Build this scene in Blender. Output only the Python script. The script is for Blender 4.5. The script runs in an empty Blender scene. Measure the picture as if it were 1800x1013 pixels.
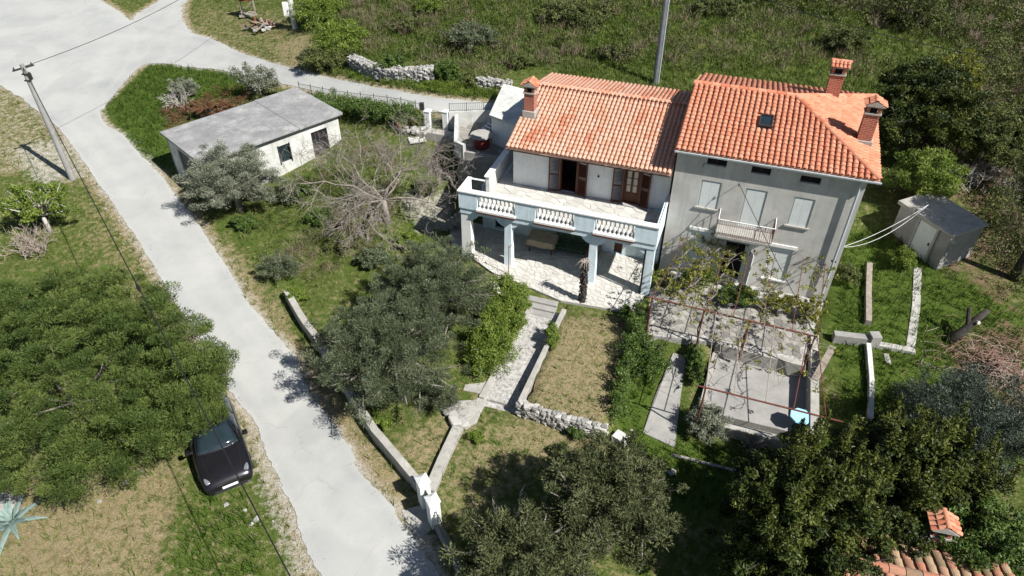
import bpy, bmesh, math, random
import numpy as np
from mathutils import Vector, Matrix

random.seed(7)
RNG = np.random.default_rng(11)
sc = bpy.context.scene
COL = sc.collection

# ------------------------------------------------------------------ camera
CAM_H = 23.0
F_PX, CX, CY = 1248.0, 900.0, 506.5          # photo is 1800 x 1013
PITCH = math.atan(F_PX / 1539.0)             # downward tilt, from the vanishing point of the verticals
cam_d = bpy.data.cameras.new('camera')
cam = bpy.data.objects.new('camera', cam_d); COL.objects.link(cam)
cam.location = (0, 0, CAM_H)
cam.rotation_euler = (math.pi / 2 - PITCH, 0, 0)
cam_d.sensor_width = 36.0; cam_d.lens = 36.0 * F_PX / 1800.0
cam_d.clip_start = 0.1; cam_d.clip_end = 3000
sc.camera = cam

# ------------------------------------------------------------------ sky and sun
SUN_EL, SUN_AZ = math.radians(47), math.radians(-37.5)      # azimuth from +x, counter-clockwise
sdir = Vector((math.cos(SUN_EL) * math.cos(SUN_AZ), math.cos(SUN_EL) * math.sin(SUN_AZ), math.sin(SUN_EL)))
w = bpy.data.worlds.new('World'); sc.world = w; w.use_nodes = True
nt = w.node_tree; bg = nt.nodes['Background']
sky = nt.nodes.new('ShaderNodeTexSky'); sky.sky_type = 'NISHITA'; sky.sun_disc = False
sky.sun_elevation = SUN_EL; sky.sun_rotation = math.pi / 2 - SUN_AZ
sky.air_density = 1.0; sky.dust_density = 0.6; sky.ozone_density = 1.0
nt.links.new(sky.outputs[0], bg.inputs[0]); bg.inputs[1].default_value = 0.045
sl = bpy.data.lights.new('sun', 'SUN'); sl.energy = 4.6; sl.angle = math.radians(0.53); sl.color = (1.0, 0.965, 0.91)
so = bpy.data.objects.new('sun', sl); COL.objects.link(so); so.location = (20, -15, 40)
so.rotation_euler = sdir.to_track_quat('Z', 'Y').to_euler()
vs = sc.view_settings; vs.view_transform = 'Standard'; vs.look = 'None'; vs.exposure = 0.78; vs.gamma = 1.0
vs.use_curve_mapping = False
sc.cycles.max_bounces = 6; sc.cycles.transparent_max_bounces = 6; sc.cycles.diffuse_bounces = 3
sc.cycles.use_denoising = True

# ------------------------------------------------------------------ pixel -> place helpers
SN, CS = math.sin(PITCH), math.cos(PITCH)
def ray(px, py):
    a = (px - CX) / F_PX; b = (py - CY) / F_PX
    return Vector((a, CS - b * SN, -SN - b * CS))
def P(px, py, z=0.0):
    """point at height z seen at that pixel"""
    d = ray(px, py); t = (z - CAM_H) / d.z
    return Vector((d.x * t, d.y * t, z))
def proj(p):
    X = p[0]; z = p[2] - CAM_H
    Z = p[1] * CS - z * SN; Y = p[1] * SN + z * CS
    return CX + F_PX * X / Z, CY - F_PX * Y / Z
def top_h(base, ytop):
    lo, hi = 0.0, 40.0
    for _ in range(40):
        m = (lo + hi) / 2
        if proj((base[0], base[1], base[2] + m))[1] > ytop: lo = m
        else: hi = m
    return lo

# house frame: u along the facade (to the right), v into the depth, z up
HA = math.radians(-19.287)
HO = Vector((-2.32, 29.94, 1.0))
HU = Vector((math.cos(HA), math.sin(HA), 0)); HV = Vector((-HU.y, HU.x, 0))
def hw(u, v, z): return HO + HU * u + HV * v + Vector((0, 0, z - 1.0))     # house coords, absolute z
def onv(px, py, v):
    """pixel on the vertical plane v=const -> (u, absolute z)"""
    d = ray(px, py); o = Vector((0, 0, CAM_H))
    t = ((HO + HV * v - o).dot(HV)) / d.dot(HV); p = o + d * t
    return (p - HO).dot(HU), p.z
def uvz(px, py, z):
    p = P(px, py, z) - HO; return p.dot(HU), p.dot(HV)

# ------------------------------------------------------------------ object helpers
def tag(o, label=None, cat=None, group=None, kind=None):
    if label: o['label'] = label
    if cat: o['category'] = cat
    if group: o['group'] = group
    if kind: o['kind'] = kind
    return o
def empty(name, loc=(0, 0, 0), rz=0.0):
    o = bpy.data.objects.new(name, None); COL.objects.link(o)
    o.location = loc; o.rotation_euler = (0, 0, rz); o.empty_display_size = 0.2
    return o
def link(name, me, parent=None, mat=None):
    o = bpy.data.objects.new(name, me); COL.objects.link(o)
    if parent is not None: o.parent = parent
    if mat is not None and not me.materials: me.materials.append(mat)
    return o
def copy_tree(o, parent=None):
    c = o.copy(); COL.objects.link(c); c.parent = parent
    for ch in o.children: copy_tree(ch, c)
    return c

class MB:
    """collects boxes, prisms, tubes into one mesh"""
    def __init__(s): s.v = []; s.f = []; s.attr = []
    def quad(s, a, b, c, d): n = len(s.v); s.v += [tuple(a), tuple(b), tuple(c), tuple(d)]; s.f.append((n, n+1, n+2, n+3)); return s
    def box(s, x0, x1, y0, y1, z0, z1, M=None):
        if x0 > x1: x0, x1 = x1, x0
        if y0 > y1: y0, y1 = y1, y0
        if z0 > z1: z0, z1 = z1, z0
        n = len(s.v)
        p = [(x0,y0,z0),(x1,y0,z0),(x1,y1,z0),(x0,y1,z0),(x0,y0,z1),(x1,y0,z1),(x1,y1,z1),(x0,y1,z1)]
        if M is not None: p = [tuple(M @ Vector(q)) for q in p]
        s.v += p
        s.f += [tuple(n+i for i in q) for q in ((0,3,2,1),(4,5,6,7),(0,1,5,4),(1,2,6,5),(2,3,7,6),(3,0,4,7))]
        return s
    def prism(s, poly, z0, z1):
        """poly: list of (x,y); z0/z1 numbers or lists; counter-clockwise"""
        k = len(poly); n = len(s.v)
        a = sum(poly[i][0]*poly[(i+1)%k][1]-poly[(i+1)%k][0]*poly[i][1] for i in range(k))
        Z0 = list(z0) if isinstance(z0, (list, tuple)) else [z0]*k; Z1 = list(z1) if isinstance(z1, (list, tuple)) else [z1]*k
        poly = [tuple(q[:2]) for q in poly]
        if a < 0: poly = poly[::-1]; Z0 = Z0[::-1]; Z1 = Z1[::-1]
        s.v += [(poly[i][0], poly[i][1], Z0[i]) for i in range(k)] + [(poly[i][0], poly[i][1], Z1[i]) for i in range(k)]
        s.f.append(tuple(n+i for i in range(k))[::-1]); s.f.append(tuple(n+k+i for i in range(k)))
        for i in range(k): j = (i+1) % k; s.f.append((n+i, n+j, n+k+j, n+k+i))
        return s
    def extr(s, prof, M, L):
        """profile in local (x,z), extruded along local y from 0 to L, then M"""
        k = len(prof); n = len(s.v)
        for y in (0, L): s.v += [tuple(M @ Vector((q[0], y, q[1]))) for q in prof]
        s.f.append(tuple(n+i for i in range(k))); s.f.append(tuple(n+k+i for i in range(k))[::-1])
        for i in range(k): j = (i+1) % k; s.f.append((n+j, n+i, n+k+i, n+k+j))
        return s
    def tube(s, pts, r, k=6, cap=True):
        pts = [Vector(p) for p in pts]; R = r if isinstance(r, (list, tuple)) else [r]*len(pts)
        rings = []
        for i, p in enumerate(pts):
            d = (pts[min(i+1, len(pts)-1)] - pts[max(i-1, 0)])
            if d.length < 1e-6: d = Vector((0, 0, 1))
            d.normalize()
            a = d.orthogonal().normalized() if i == 0 else (A - d * A.dot(d))
            if a.length < 1e-5: a = d.orthogonal()
            a.normalize(); A = a; b = d.cross(a)
            n = len(s.v); rings.append(n)
            s.v += [tuple(p + (a * math.cos(2*math.pi*j/k) + b * math.sin(2*math.pi*j/k)) * R[i]) for j in range(k)]
        for q in range(len(rings)-1):
            n, m = rings[q], rings[q+1]
            for j in range(k): s.f.append((n+j, n+(j+1)%k, m+(j+1)%k, m+j))
        if cap:
            s.f.append(tuple(rings[0]+j for j in range(k))[::-1]); s.f.append(tuple(rings[-1]+j for j in range(k)))
        return s
    def lathe(s, prof, k=10, c=(0, 0, 0)):
        n = len(s.v)
        for r, z in prof:
            s.v += [(c[0]+r*math.cos(2*math.pi*j/k), c[1]+r*math.sin(2*math.pi*j/k), c[2]+z) for j in range(k)]
        for i in range(len(prof)-1):
            for j in range(k): a = n+i*k; s.f.append((a+j, a+(j+1)%k, a+k+(j+1)%k, a+k+j))
        s.f.append(tuple(n+j for j in range(k))[::-1]); s.f.append(tuple(n+(len(prof)-1)*k+j for j in range(k)))
        return s
    def mesh(s, name, mat=None, smooth=False):
        me = bpy.data.meshes.new(name); me.from_pydata(s.v, [], s.f)
        if s.attr:
            a = me.attributes.new('var', 'FLOAT', 'FACE'); a.data.foreach_set('value', s.attr[:len(me.polygons)])
        if smooth: me.polygons.foreach_set('use_smooth', [True]*len(me.polygons))
        me.update()
        if mat is not None: me.materials.append(mat)
        return me
    def build(s, name, mat, parent=None, smooth=False, bevel=0.0):
        o = link(name, s.mesh(name, mat, smooth), parent)
        if bevel:
            m = o.modifiers.new('bevel', 'BEVEL'); m.width = bevel; m.segments = 2; m.limit_method = 'ANGLE'
        return o

def np_mesh(name, V, Fc, mat, var=None, smooth=False):
    """V (n,3), Fc (m,k) -> mesh"""
    me = bpy.data.meshes.new(name); m, k = Fc.shape
    me.vertices.add(len(V)); me.vertices.foreach_set('co', np.ascontiguousarray(V, np.float32).ravel())
    me.loops.add(m*k); me.loops.foreach_set('vertex_index', np.ascontiguousarray(Fc, np.int32).ravel())
    me.polygons.add(m); me.polygons.foreach_set('loop_start', np.arange(0, m*k, k, dtype=np.int32))
    if smooth: me.polygons.foreach_set('use_smooth', np.ones(m, bool))
    if var is not None:
        a = me.attributes.new('var', 'FLOAT', 'FACE'); a.data.foreach_set('value', np.ascontiguousarray(var, np.float32))
    me.update(calc_edges=True); me.materials.append(mat)
    return me

# ------------------------------------------------------------------ materials
def nodes(m):
    m.use_nodes = True; t = m.node_tree
    return t, t.nodes, t.links, t.nodes['Principled BSDF']
def ramp(N, cols, pos=None):
    r = N.new('ShaderNodeValToRGB'); e = r.color_ramp.elements
    pos = pos or [i/(len(cols)-1) for i in range(len(cols))]
    while len(e) < len(cols): e.new(0.5)
    for i, c in enumerate(cols): e[i].position = pos[i]; e[i].color = (*c[:3], 1)
    return r
def noise(N, L, src, scale, detail=4, rough=0.6):
    n = N.new('ShaderNodeTexNoise'); n.inputs['Scale'].default_value = scale; n.inputs['Detail'].default_value = detail
    n.inputs['Roughness'].default_value = rough
    if src is not None: L.new(src, n.inputs['Vector'])
    return n
def pmat(name, cols, scale=2.0, rough=0.85, bump=0.0, bscale=None, spec=0.3, attr=None, stain=None, metallic=0.0, pos=None, detail=5, streak=None):
    """noise-mottled surface; attr: face attribute shifts the ramp; stain=(colour, scale, amount)"""
    m = bpy.data.materials.new(name); t, N, L, B = nodes(m)
    g = N.new('ShaderNodeNewGeometry'); src = g.outputs['Position']
    n = noise(N, L, src, scale, detail)
    r = ramp(N, cols, pos or ([0.3 + 0.4*i/(len(cols)-1) for i in range(len(cols))] if attr is None else None))
    if attr:
        a = N.new('ShaderNodeAttribute'); a.attribute_name = attr
        ad = N.new('ShaderNodeMath'); ad.operation = 'MULTIPLY_ADD'; L.new(n.outputs[0], ad.inputs[0]); ad.inputs[1].default_value = 0.5
        L.new(a.outputs['Fac'], ad.inputs[2])
        sb = N.new('ShaderNodeMath'); sb.operation = 'SUBTRACT'; L.new(ad.outputs[0], sb.inputs[0]); sb.inputs[1].default_value = 0.25
        L.new(sb.outputs[0], r.inputs[0])
    else: L.new(n.outputs[0], r.inputs[0])
    out = r.outputs[0]
    if stain:
        sn = noise(N, L, src, stain[1], 6, 0.7); sr = ramp(N, [(0, 0, 0), (1, 1, 1)], [0.5, 0.72]); L.new(sn.outputs[0], sr.inputs[0])
        mm = N.new('ShaderNodeMath'); mm.operation = 'MULTIPLY'; L.new(sr.outputs[0], mm.inputs[0]); mm.inputs[1].default_value = stain[2]
        mx = N.new('ShaderNodeMix'); mx.data_type = 'RGBA'; L.new(mm.outputs[0], mx.inputs[0]); L.new(out, mx.inputs[6]); mx.inputs[7].default_value = (*stain[0], 1)
        out = mx.outputs[2]
    if streak:      # rain streaks: noise drawn out along the vertical
        mp = N.new('ShaderNodeMapping'); mp.inputs['Scale'].default_value = (3.2, 3.2, .28); L.new(src, mp.inputs['Vector'])
        sn = noise(N, L, mp.outputs[0], 1.6, 6, .65); sr = ramp(N, [(0, 0, 0), (1, 1, 1)], [.5, .75]); L.new(sn.outputs[0], sr.inputs[0])
        mm = N.new('ShaderNodeMath'); mm.operation = 'MULTIPLY'; L.new(sr.outputs[0], mm.inputs[0]); mm.inputs[1].default_value = streak[1]
        mx = N.new('ShaderNodeMix'); mx.data_type = 'RGBA'; L.new(mm.outputs[0], mx.inputs[0]); L.new(out, mx.inputs[6]); mx.inputs[7].default_value = (*streak[0], 1); out = mx.outputs[2]
    L.new(out, B.inputs['Base Color'])
    B.inputs['Roughness'].default_value = rough; B.inputs['Specular IOR Level'].default_value = spec; B.inputs['Metallic'].default_value = metallic
    if bump:
        bn = noise(N, L, src, bscale or scale*6, 4); b = N.new('ShaderNodeBump'); b.inputs['Strength'].default_value = bump; b.inputs['Distance'].default_value = 0.05
        L.new(bn.outputs[0], b.inputs['Height']); L.new(b.outputs[0], B.inputs['Normal'])
    return m
def leafmat(name, cols, trans=0.3, rough=0.55, spec=0.3, pos=None):
    m = bpy.data.materials.new(name); t, N, L, B = nodes(m)
    a = N.new('ShaderNodeAttribute'); a.attribute_name = 'var'
    r = ramp(N, cols, pos); L.new(a.outputs['Fac'], r.inputs[0]); L.new(r.outputs[0], B.inputs['Base Color'])
    B.inputs['Roughness'].default_value = rough; B.inputs['Specular IOR Level'].default_value = spec
    if trans:
        tr = N.new('ShaderNodeBsdfTranslucent'); L.new(r.outputs[0], tr.inputs[0])
        mx = N.new('ShaderNodeMixShader'); mx.inputs[0].default_value = trans
        L.new(B.outputs[0], mx.inputs[1]); L.new(tr.outputs[0], mx.inputs[2]); L.new(mx.outputs[0], N['Material Output'].inputs['Surface'])
    return m

M = {}
M['white'] = pmat('white_render', [(.72,.73,.72), (.82,.82,.8)], 1.5, .9, .15, 25, stain=((.55,.53,.48), 2.2, .35), streak=((.45,.44,.41), .35))
M['cream'] = pmat('white_trim', [(.74,.73,.70), (.84,.83,.8)], 3, .85, .1, 30, stain=((.4,.38,.34), 4, .3))
M['blue'] = pmat('pale_blue_paint', [(.60,.73,.79), (.70,.80,.845)], 1.6, .85, .1, 25, stain=((.45,.47,.46), 2.6, .45), streak=((.34,.37,.38), .5))
M['greywall'] = pmat('weathered_grey_render', [(.42,.41,.385), (.55,.535,.50)], 1.3, .92, .10, 14, stain=((.62,.61,.57), .75, .8), detail=8, streak=((.27,.265,.25), .4))
M['oldwhite'] = pmat('old_white_render', [(.44,.45,.43), (.66,.66,.63)], 1.2, .92, .25, 18, stain=((.36,.35,.31), 1.8, .6), streak=((.26,.25,.22), .6))
M['concrete'] = pmat('concrete', [(.24,.235,.225), (.34,.33,.31)], 1.4, .95, .3, 22, stain=((.2,.2,.19), 2.4, .5))
M['concrete_pale'] = pmat('pale_concrete', [(.31,.30,.275), (.42,.405,.37)], 1.8, .95, .3, 22, stain=((.22,.215,.19), 2.8, .6), streak=((.17,.165,.14), .45))
M['fibre'] = pmat('weathered_fibre_roof', [(.19,.19,.195), (.31,.31,.31)], 1.0, .95, .35, 9, stain=((.44,.43,.41), 1.1, .85), streak=((.12,.12,.11), .5))
M['tile_a'] = pmat('pale_terracotta', [(.61,.36,.26), (.62,.325,.22), (.58,.265,.165), (.49,.175,.10)], 5, .85, .2, 40, attr='var', stain=((.30,.20,.15), 6, .35))
M['tile_b'] = pmat('orange_terracotta', [(.58,.265,.165), (.55,.215,.125), (.48,.155,.085)], 5, .8, .2, 40, attr='var', stain=((.26,.14,.09), 3.5, .5))
M['tile_c'] = pmat('mossy_old_terracotta', [(.38,.27,.17), (.40,.20,.13), (.42,.17,.11), (.22,.16,.10)], 5, .9, .3, 30, attr='var', stain=((.16,.14,.09), 6, .5))
M['wood_brown'] = pmat('dark_brown_wood', [(.065,.024,.014), (.12,.042,.022)], 6, .6, .1, 40)
M['wood_grey'] = pmat('weathered_wood', [(.20,.17,.14), (.34,.30,.25)], 6, .9, .2, 40)
M['wood_tan'] = pmat('tan_wood', [(.19,.125,.075), (.30,.21,.13)], 6, .8, .1, 40)
M['fascia'] = pmat('brown_fascia', [(.035,.02,.016), (.06,.035,.028)], 6, .6)
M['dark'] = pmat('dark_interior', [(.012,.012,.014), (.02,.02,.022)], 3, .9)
M['rust'] = pmat('rusty_iron', [(.11,.035,.025), (.20,.075,.05)], 9, .8, .2, 60, metallic=.2)
M['iron'] = pmat('dark_iron', [(.03,.035,.035), (.06,.065,.06)], 8, .6, metallic=.4)
M['greengate'] = pmat('grey_green_iron', [(.09,.11,.085), (.15,.17,.13)], 8, .6, metallic=.2)
M['zinc'] = pmat('pale_zinc', [(.45,.52,.56), (.58,.64,.67)], 4, .5, spec=.5, metallic=.3)
M['shutter'] = pmat('pale_shutter', [(.60,.64,.63), (.68,.71,.69)], 3, .8, .05, 30, stain=((.5,.5,.47), 4, .3))
M['polecon'] = pmat('pole_concrete', [(.22,.22,.215), (.31,.305,.29)], 3, .9, .2, 30)
M['cable'] = pmat('black_cable', [(.012,.012,.012), (.02,.02,.02)], 3, .6)
M['whitecable'] = pmat('white_cable', [(.7,.7,.7), (.8,.8,.8)], 3, .6)
M['stone'] = pmat('grey_limestone', [(.36,.35,.33), (.50,.49,.46), (.60,.58,.54)], 3.5, .95, .4, 30, attr=None)
M['drystone'] = pmat('dry_limestone', [(.22,.215,.20), (.33,.32,.30), (.44,.425,.40)], 2.5, .95, .4, 30, attr='var')
M['paving'] = pmat('crazy_paving_stone', [(.44,.425,.39), (.51,.495,.455), (.57,.555,.515)], 3.0, .9, .2, 30, attr='var', stain=((.42,.40,.36), 2.0, .4))
M['stone_dark'] = pmat('dark_paving_stone', [(.17,.16,.145), (.26,.245,.22), (.34,.325,.295)], 3.0, .95, .3, 30, attr='var', stain=((.14,.13,.11), 3.0, .5))
M['mortar'] = pmat('mortar', [(.38,.365,.335), (.46,.445,.41)], 5, .95, .3, 30)
M['asphalt_plain'] = pmat('sun_bleached_asphalt', [(.35,.358,.35), (.415,.42,.405), (.46,.46,.44)], .35, .95, .25, 30, stain=((.31,.32,.315), .9, .5), detail=7)
M['aggregate'] = pmat('exposed_aggregate', [(.16,.15,.13), (.36,.35,.33), (.52,.51,.49)], 7, .95, .4, 40, stain=((.5,.5,.49), 1.3, .6))
M['gravelstone'] = pmat('white_rubble', [(.34,.335,.31), (.47,.46,.425)], 5, .95, .3, 30)
M['carpaint'] = pmat('anthracite_paint', [(.022,.021,.026), (.03,.029,.035)], 2, .25, spec=.6, metallic=.6)
M['glass_dark'] = pmat('tinted_glass', [(.012,.022,.028), (.02,.032,.04)], 1, .05, spec=.8)
M['rubber'] = pmat('tyre_rubber', [(.015,.015,.015), (.025,.025,.025)], 8, .85)
M['chrome'] = pmat('chrome', [(.55,.56,.58), (.65,.66,.68)], 3, .2, metallic=1.0)
M['lampglass'] = pmat('headlamp', [(.10,.11,.12), (.2,.21,.22)], 9, .12, spec=.8)
M['plate'] = pmat('number_plate', [(.7,.7,.7), (.8,.8,.8)], 3, .5)
M['curtain'] = pmat('lace_curtain', [(.42,.38,.30), (.58,.54,.45)], 14, .8)
M['brownfabric'] = pmat('beige_cloth', [(.26,.21,.15), (.36,.30,.22)], 4, .95, .1, 20)
M['greenfabric'] = pmat('green_patterned_cloth', [(.012,.02,.014), (.03,.06,.035), (.12,.13,.09)], 8, .9)
M['tableblue'] = pmat('light_blue_paint', [(.28,.58,.72), (.38,.68,.80)], 2, .6)
M['orangepot'] = pmat('orange_plastic', [(.6,.14,.04), (.7,.19,.06)], 4, .6)
M['redpaint'] = pmat('dark_red_paint', [(.14,.02,.02), (.2,.035,.03)], 4, .6)
M['bark'] = pmat('grey_bark', [(.16,.14,.12), (.30,.27,.24)], 6, .95, .4, 30)
M['bark_pale'] = pmat('pale_bark', [(.32,.29,.27), (.47,.44,.41)], 6, .95, .3, 30)
M['bark_dark'] = pmat('dark_bark', [(.025,.022,.02), (.07,.06,.052)], 7, .95, .4, 30)
M['twig_grey'] = pmat('grey_brown_twig', [(.17,.145,.125), (.30,.265,.235)], 5, .95)
M['twig'] = pmat('dead_twig', [(.24,.19,.16), (.42,.36,.31)], 5, .95)
M['twig_white'] = pmat('bleached_twig', [(.55,.53,.50), (.70,.68,.64)], 5, .95)

def brickmat():
    m = bpy.data.materials.new('red_brick'); t, N, L, B = nodes(m)
    tc = N.new('ShaderNodeTexCoord'); sp = N.new('ShaderNodeSeparateXYZ'); L.new(tc.outputs['Object'], sp.inputs[0])
    ad = N.new('ShaderNodeMath'); ad.operation = 'ADD'; L.new(sp.outputs[0], ad.inputs[0]); L.new(sp.outputs[1], ad.inputs[1])
    cb = N.new('ShaderNodeCombineXYZ'); L.new(ad.outputs[0], cb.inputs[0]); L.new(sp.outputs[2], cb.inputs[1])
    b = N.new('ShaderNodeTexBrick'); L.new(cb.outputs[0], b.inputs['Vector'])
    b.inputs['Color1'].default_value = (.27, .060, .032, 1); b.inputs['Color2'].default_value = (.38, .10, .05, 1); b.inputs['Mortar'].default_value = (.45, .34, .28, 1)
    b.inputs['Scale'].default_value = 1.0; b.inputs['Brick Width'].default_value = .26; b.inputs['Row Height'].default_value = .078; b.inputs['Mortar Size'].default_value = .009
    L.new(b.outputs['Color'], B.inputs['Base Color']); B.inputs['Roughness'].default_value = .9
    bp = N.new('ShaderNodeBump'); bp.invert = True; bp.inputs['Strength'].default_value = .5; bp.inputs['Distance'].default_value = .01; L.new(b.outputs['Fac'], bp.inputs['Height']); L.new(bp.outputs[0], B.inputs['Normal'])
    return m
M['brick'] = brickmat()
def asphaltmat():
    m = bpy.data.materials.new('sun_bleached_asphalt'); t, N, L, B = nodes(m); g = N.new('ShaderNodeNewGeometry'); src = g.outputs['Position']
    n1 = noise(N, L, src, .28, 8, .65); n2 = noise(N, L, src, 14, 4, .7)
    r = ramp(N, [(.295,.305,.30), (.36,.366,.353), (.41,.41,.39)], [.33, .52, .7]); L.new(n1.outputs[0], r.inputs[0])
    def mixc(fac, a, col):
        x = N.new('ShaderNodeMix'); x.data_type = 'RGBA'; L.new(fac, x.inputs[0]); L.new(a, x.inputs[6]); x.inputs[7].default_value = (*col, 1); return x.outputs[2]
    def mul(a, k):
        x = N.new('ShaderNodeMath'); x.operation = 'MULTIPLY'; L.new(a, x.inputs[0])
        if isinstance(k, float): x.inputs[1].default_value = k
        else: L.new(k, x.inputs[1])
        return x.outputs[0]
    a = N.new('ShaderNodeAttribute'); a.attribute_name = 'across'
    tr = ramp(N, [(.9,)*3, (.15,)*3, (.75,)*3, (.25,)*3, (.75,)*3, (.15,)*3, (.9,)*3], [.0, .10, .28, .5, .72, .90, 1.0]); L.new(a.outputs['Fac'], tr.inputs[0])
    n3 = noise(N, L, src, .9, 6, .7); c = mixc(mul(mul(tr.outputs[0], n3.outputs[0]), .9), r.outputs[0], (.44,.435,.41))
    pr = ramp(N, [(0,)*3, (1,)*3], [.60, .63]); n4 = noise(N, L, src, .19, 2, .4); L.new(n4.outputs[0], pr.inputs[0]); c = mixc(mul(pr.outputs[0], .35), c, (.30,.305,.30))
    sr = ramp(N, [(1,)*3, (0,)*3], [.30, .40]); L.new(n2.outputs[0], sr.inputs[0]); c = mixc(mul(sr.outputs[0], .45), c, (.25,.25,.245))
    ds = N.new('ShaderNodeVectorMath'); ds.operation = 'ADD'; n5 = noise(N, L, src, .9, 4, .6); L.new(src, ds.inputs[0]); L.new(n5.outputs['Color'], ds.inputs[1])
    v = N.new('ShaderNodeTexVoronoi'); v.feature = 'DISTANCE_TO_EDGE'; v.inputs['Scale'].default_value = .30; L.new(ds.outputs[0], v.inputs['Vector'])
    vr = ramp(N, [(1,)*3, (0,)*3], [.004, .010]); L.new(v.outputs['Distance'], vr.inputs[0]); cm = ramp(N, [(0,)*3, (1,)*3], [.48, .56]); L.new(n3.outputs[0], cm.inputs[0])
    c = mixc(mul(mul(vr.outputs[0], cm.outputs[0]), .2), c, (.17,.17,.165))
    L.new(c, B.inputs['Base Color']); B.inputs['Roughness'].default_value = .95; B.inputs['Specular IOR Level'].default_value = .2
    b = N.new('ShaderNodeBump'); b.inputs['Strength'].default_value = .3; b.inputs['Distance'].default_value = .03; L.new(n2.outputs[0], b.inputs['Height']); L.new(b.outputs[0], B.inputs['Normal'])
    return m
M['asphalt'] = asphaltmat()

# ------------------------------------------------------------------ terrain
# (pixel, pixel, height): heights read from what stands there
CTRL = [(600,980,0),(390,830,0),(100,950,0),(0,1013,0),(0,780,.1),(0,560,.5),(200,720,.1),(480,600,.45),(330,460,.9),(250,350,1.25),(128,315,1.35),(30,250,1.6),(200,130,2.0),
 (0,60,2.3),(280,20,2.9),(450,60,3.4),(430,110,3.0),(560,140,3.6),(650,165,4.0),(750,180,4.35),(870,190,4.6),(310,300,1.6),(350,200,2.2),(590,245,2.3),(450,400,1.3),(560,420,1.4),(620,330,1.95),
 (700,260,2.9),(720,235,3.7),(700,400,1.55),(790,350,1.25),(768,300,1.9),(755,400,1.15),(810,420,.95),(540,480,.95),(640,520,.95),(750,600,.85),(700,800,.25),(600,700,.15),(560,620,.5),(750,900,.02),
 (880,560,.85),(850,780,.2),(800,930,.0),(1000,860,.1),(960,740,.3),(1000,1000,-.1),
 (1300,560,1.1),(1200,690,.35),(1160,760,.2),(1100,800,.15),(1300,800,.1),(1500,600,1.15),(1550,700,.7),(1500,480,1.6),(1650,450,1.9),(1750,650,1.1),(1700,540,1.5),(1600,800,.3),(1500,930,0),(1780,950,0),(1790,300,3.2),
 (1560,330,2.9),(640,100,4.7),(800,100,5.3),(880,150,4.9),(1150,147,5.4),(1400,110,5.9),(1560,190,4.6),(1000,60,6.4),(600,20,5.2),(1200,40,7.2),(1700,80,6.4),(1800,0,8.0),(900,0,7.6),(1500,20,7.6),(520,50,3.9),(340,0,3.2),(0,0,2.6)]
def tps_fit():
    pts = np.array([tuple(P(a, b, z)) for a, b, z in CTRL])
    far = []
    for x, y, z in ((-150,60,3),(-150,-60,-2),(0,-80,-3),(150,-60,-2),(150,60,6),(-120,170,9),(0,180,14),(120,170,14),(0,110,10.5),(-60,100,5.5),(60,100,10.5)): far.append((x, y, z))
    pts = np.vstack([pts, np.array(far, float)])
    X = pts[:, :2] / 20.0; n = len(X)
    d = np.linalg.norm(X[:, None]-X[None], axis=2); K = np.where(d > 0, d*d*np.log(np.maximum(d, 1e-9)), 0) + np.eye(n)*0.01
    Q = np.hstack([np.ones((n, 1)), X]); A = np.zeros((n+3, n+3)); A[:n, :n] = K; A[:n, n:] = Q; A[n:, :n] = Q.T
    s = np.linalg.solve(A, np.concatenate([pts[:, 2], np.zeros(3)]))
    return X, s
TX, TS = tps_fit()
def tps(x, y):
    q = np.stack([x, y], -1) / 20.0; out = np.full(x.shape, TS[-3]) + TS[-2]*q[..., 0] + TS[-1]*q[..., 1]
    for i in range(len(TX)):
        d2 = (q[..., 0]-TX[i, 0])**2 + (q[..., 1]-TX[i, 1])**2
        out += TS[i]*0.5*d2*np.log(np.maximum(d2, 1e-12))
    return out
GS = 0.28
gx = np.arange(-46, 46+GS/2, GS); gy = np.arange(2, 78+GS/2, GS)
GX, GY = np.meshgrid(gx, gy)
GZ = tps(GX, GY)
def inpoly(x, y, poly):
    r = np.zeros(x.shape, bool); k = len(poly); j = k-1
    for i in range(k):
        xi, yi = poly[i][0], poly[i][1]; xj, yj = poly[j][0], poly[j][1]
        c = ((yi > y) != (yj > y)) & (x < (xj-xi)*(y-yi)/((yj-yi) or 1e-9)+xi); r ^= c; j = i
    return r
def blur(a, n):
    for _ in range(n):
        b = np.pad(a, 1, mode='edge'); a = (b[1:-1, 1:-1]*2+b[:-2, 1:-1]+b[2:, 1:-1]+b[1:-1, :-2]+b[1:-1, 2:])/6
    return a
HUc = (GX-HO.x)*HU.x+(GY-HO.y)*HU.y; HVc = (GX-HO.x)*HV.x+(GY-HO.y)*HV.y
def hrect(u0, u1, v0, v1): return (HUc > u0) & (HUc < u1) & (HVc > v0) & (HVc < v1)
def pxpoly(pts, z): return [tuple(P(a, b, z))[:2] for a, b in pts]
# levelled ground under terraces, house, yard
m_ = hrect(-1.6, 9.9, -3.2, 3.2); GZ[m_] = .86
m_ = hrect(1.2, 18.2, 2.9, 10.2); GZ[m_] = np.minimum(GZ[m_], 1.3)
m_ = hrect(-2.7, 1.6, 3.0, 5.4); GZ[m_] = np.minimum(GZ[m_], 1.2)
m_ = hrect(-2.6, 1.6, 5.4, 9.4); GZ[m_] = np.minimum(GZ[m_], 3.8)
LAWN = pxpoly([(985,553),(1112,560),(1075,738),(1046,742),(918,706)], .95)
m_ = inpoly(GX, GY, LAWN); GZ[m_] = .92
PATH = pxpoly([(932,536),(992,548),(918,728),(840,712)], .55)
m_ = inpoly(GX, GY, PATH); GZ[m_] = .25
YPX = [(1143,508),(1190,468),(1455,512),(1428,590),(1411,640),(1258,601),(1138,588)]
YARD = pxpoly(YPX, 1.15); m_ = inpoly(GX, GY, YARD); GZ[m_] = .98
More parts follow.
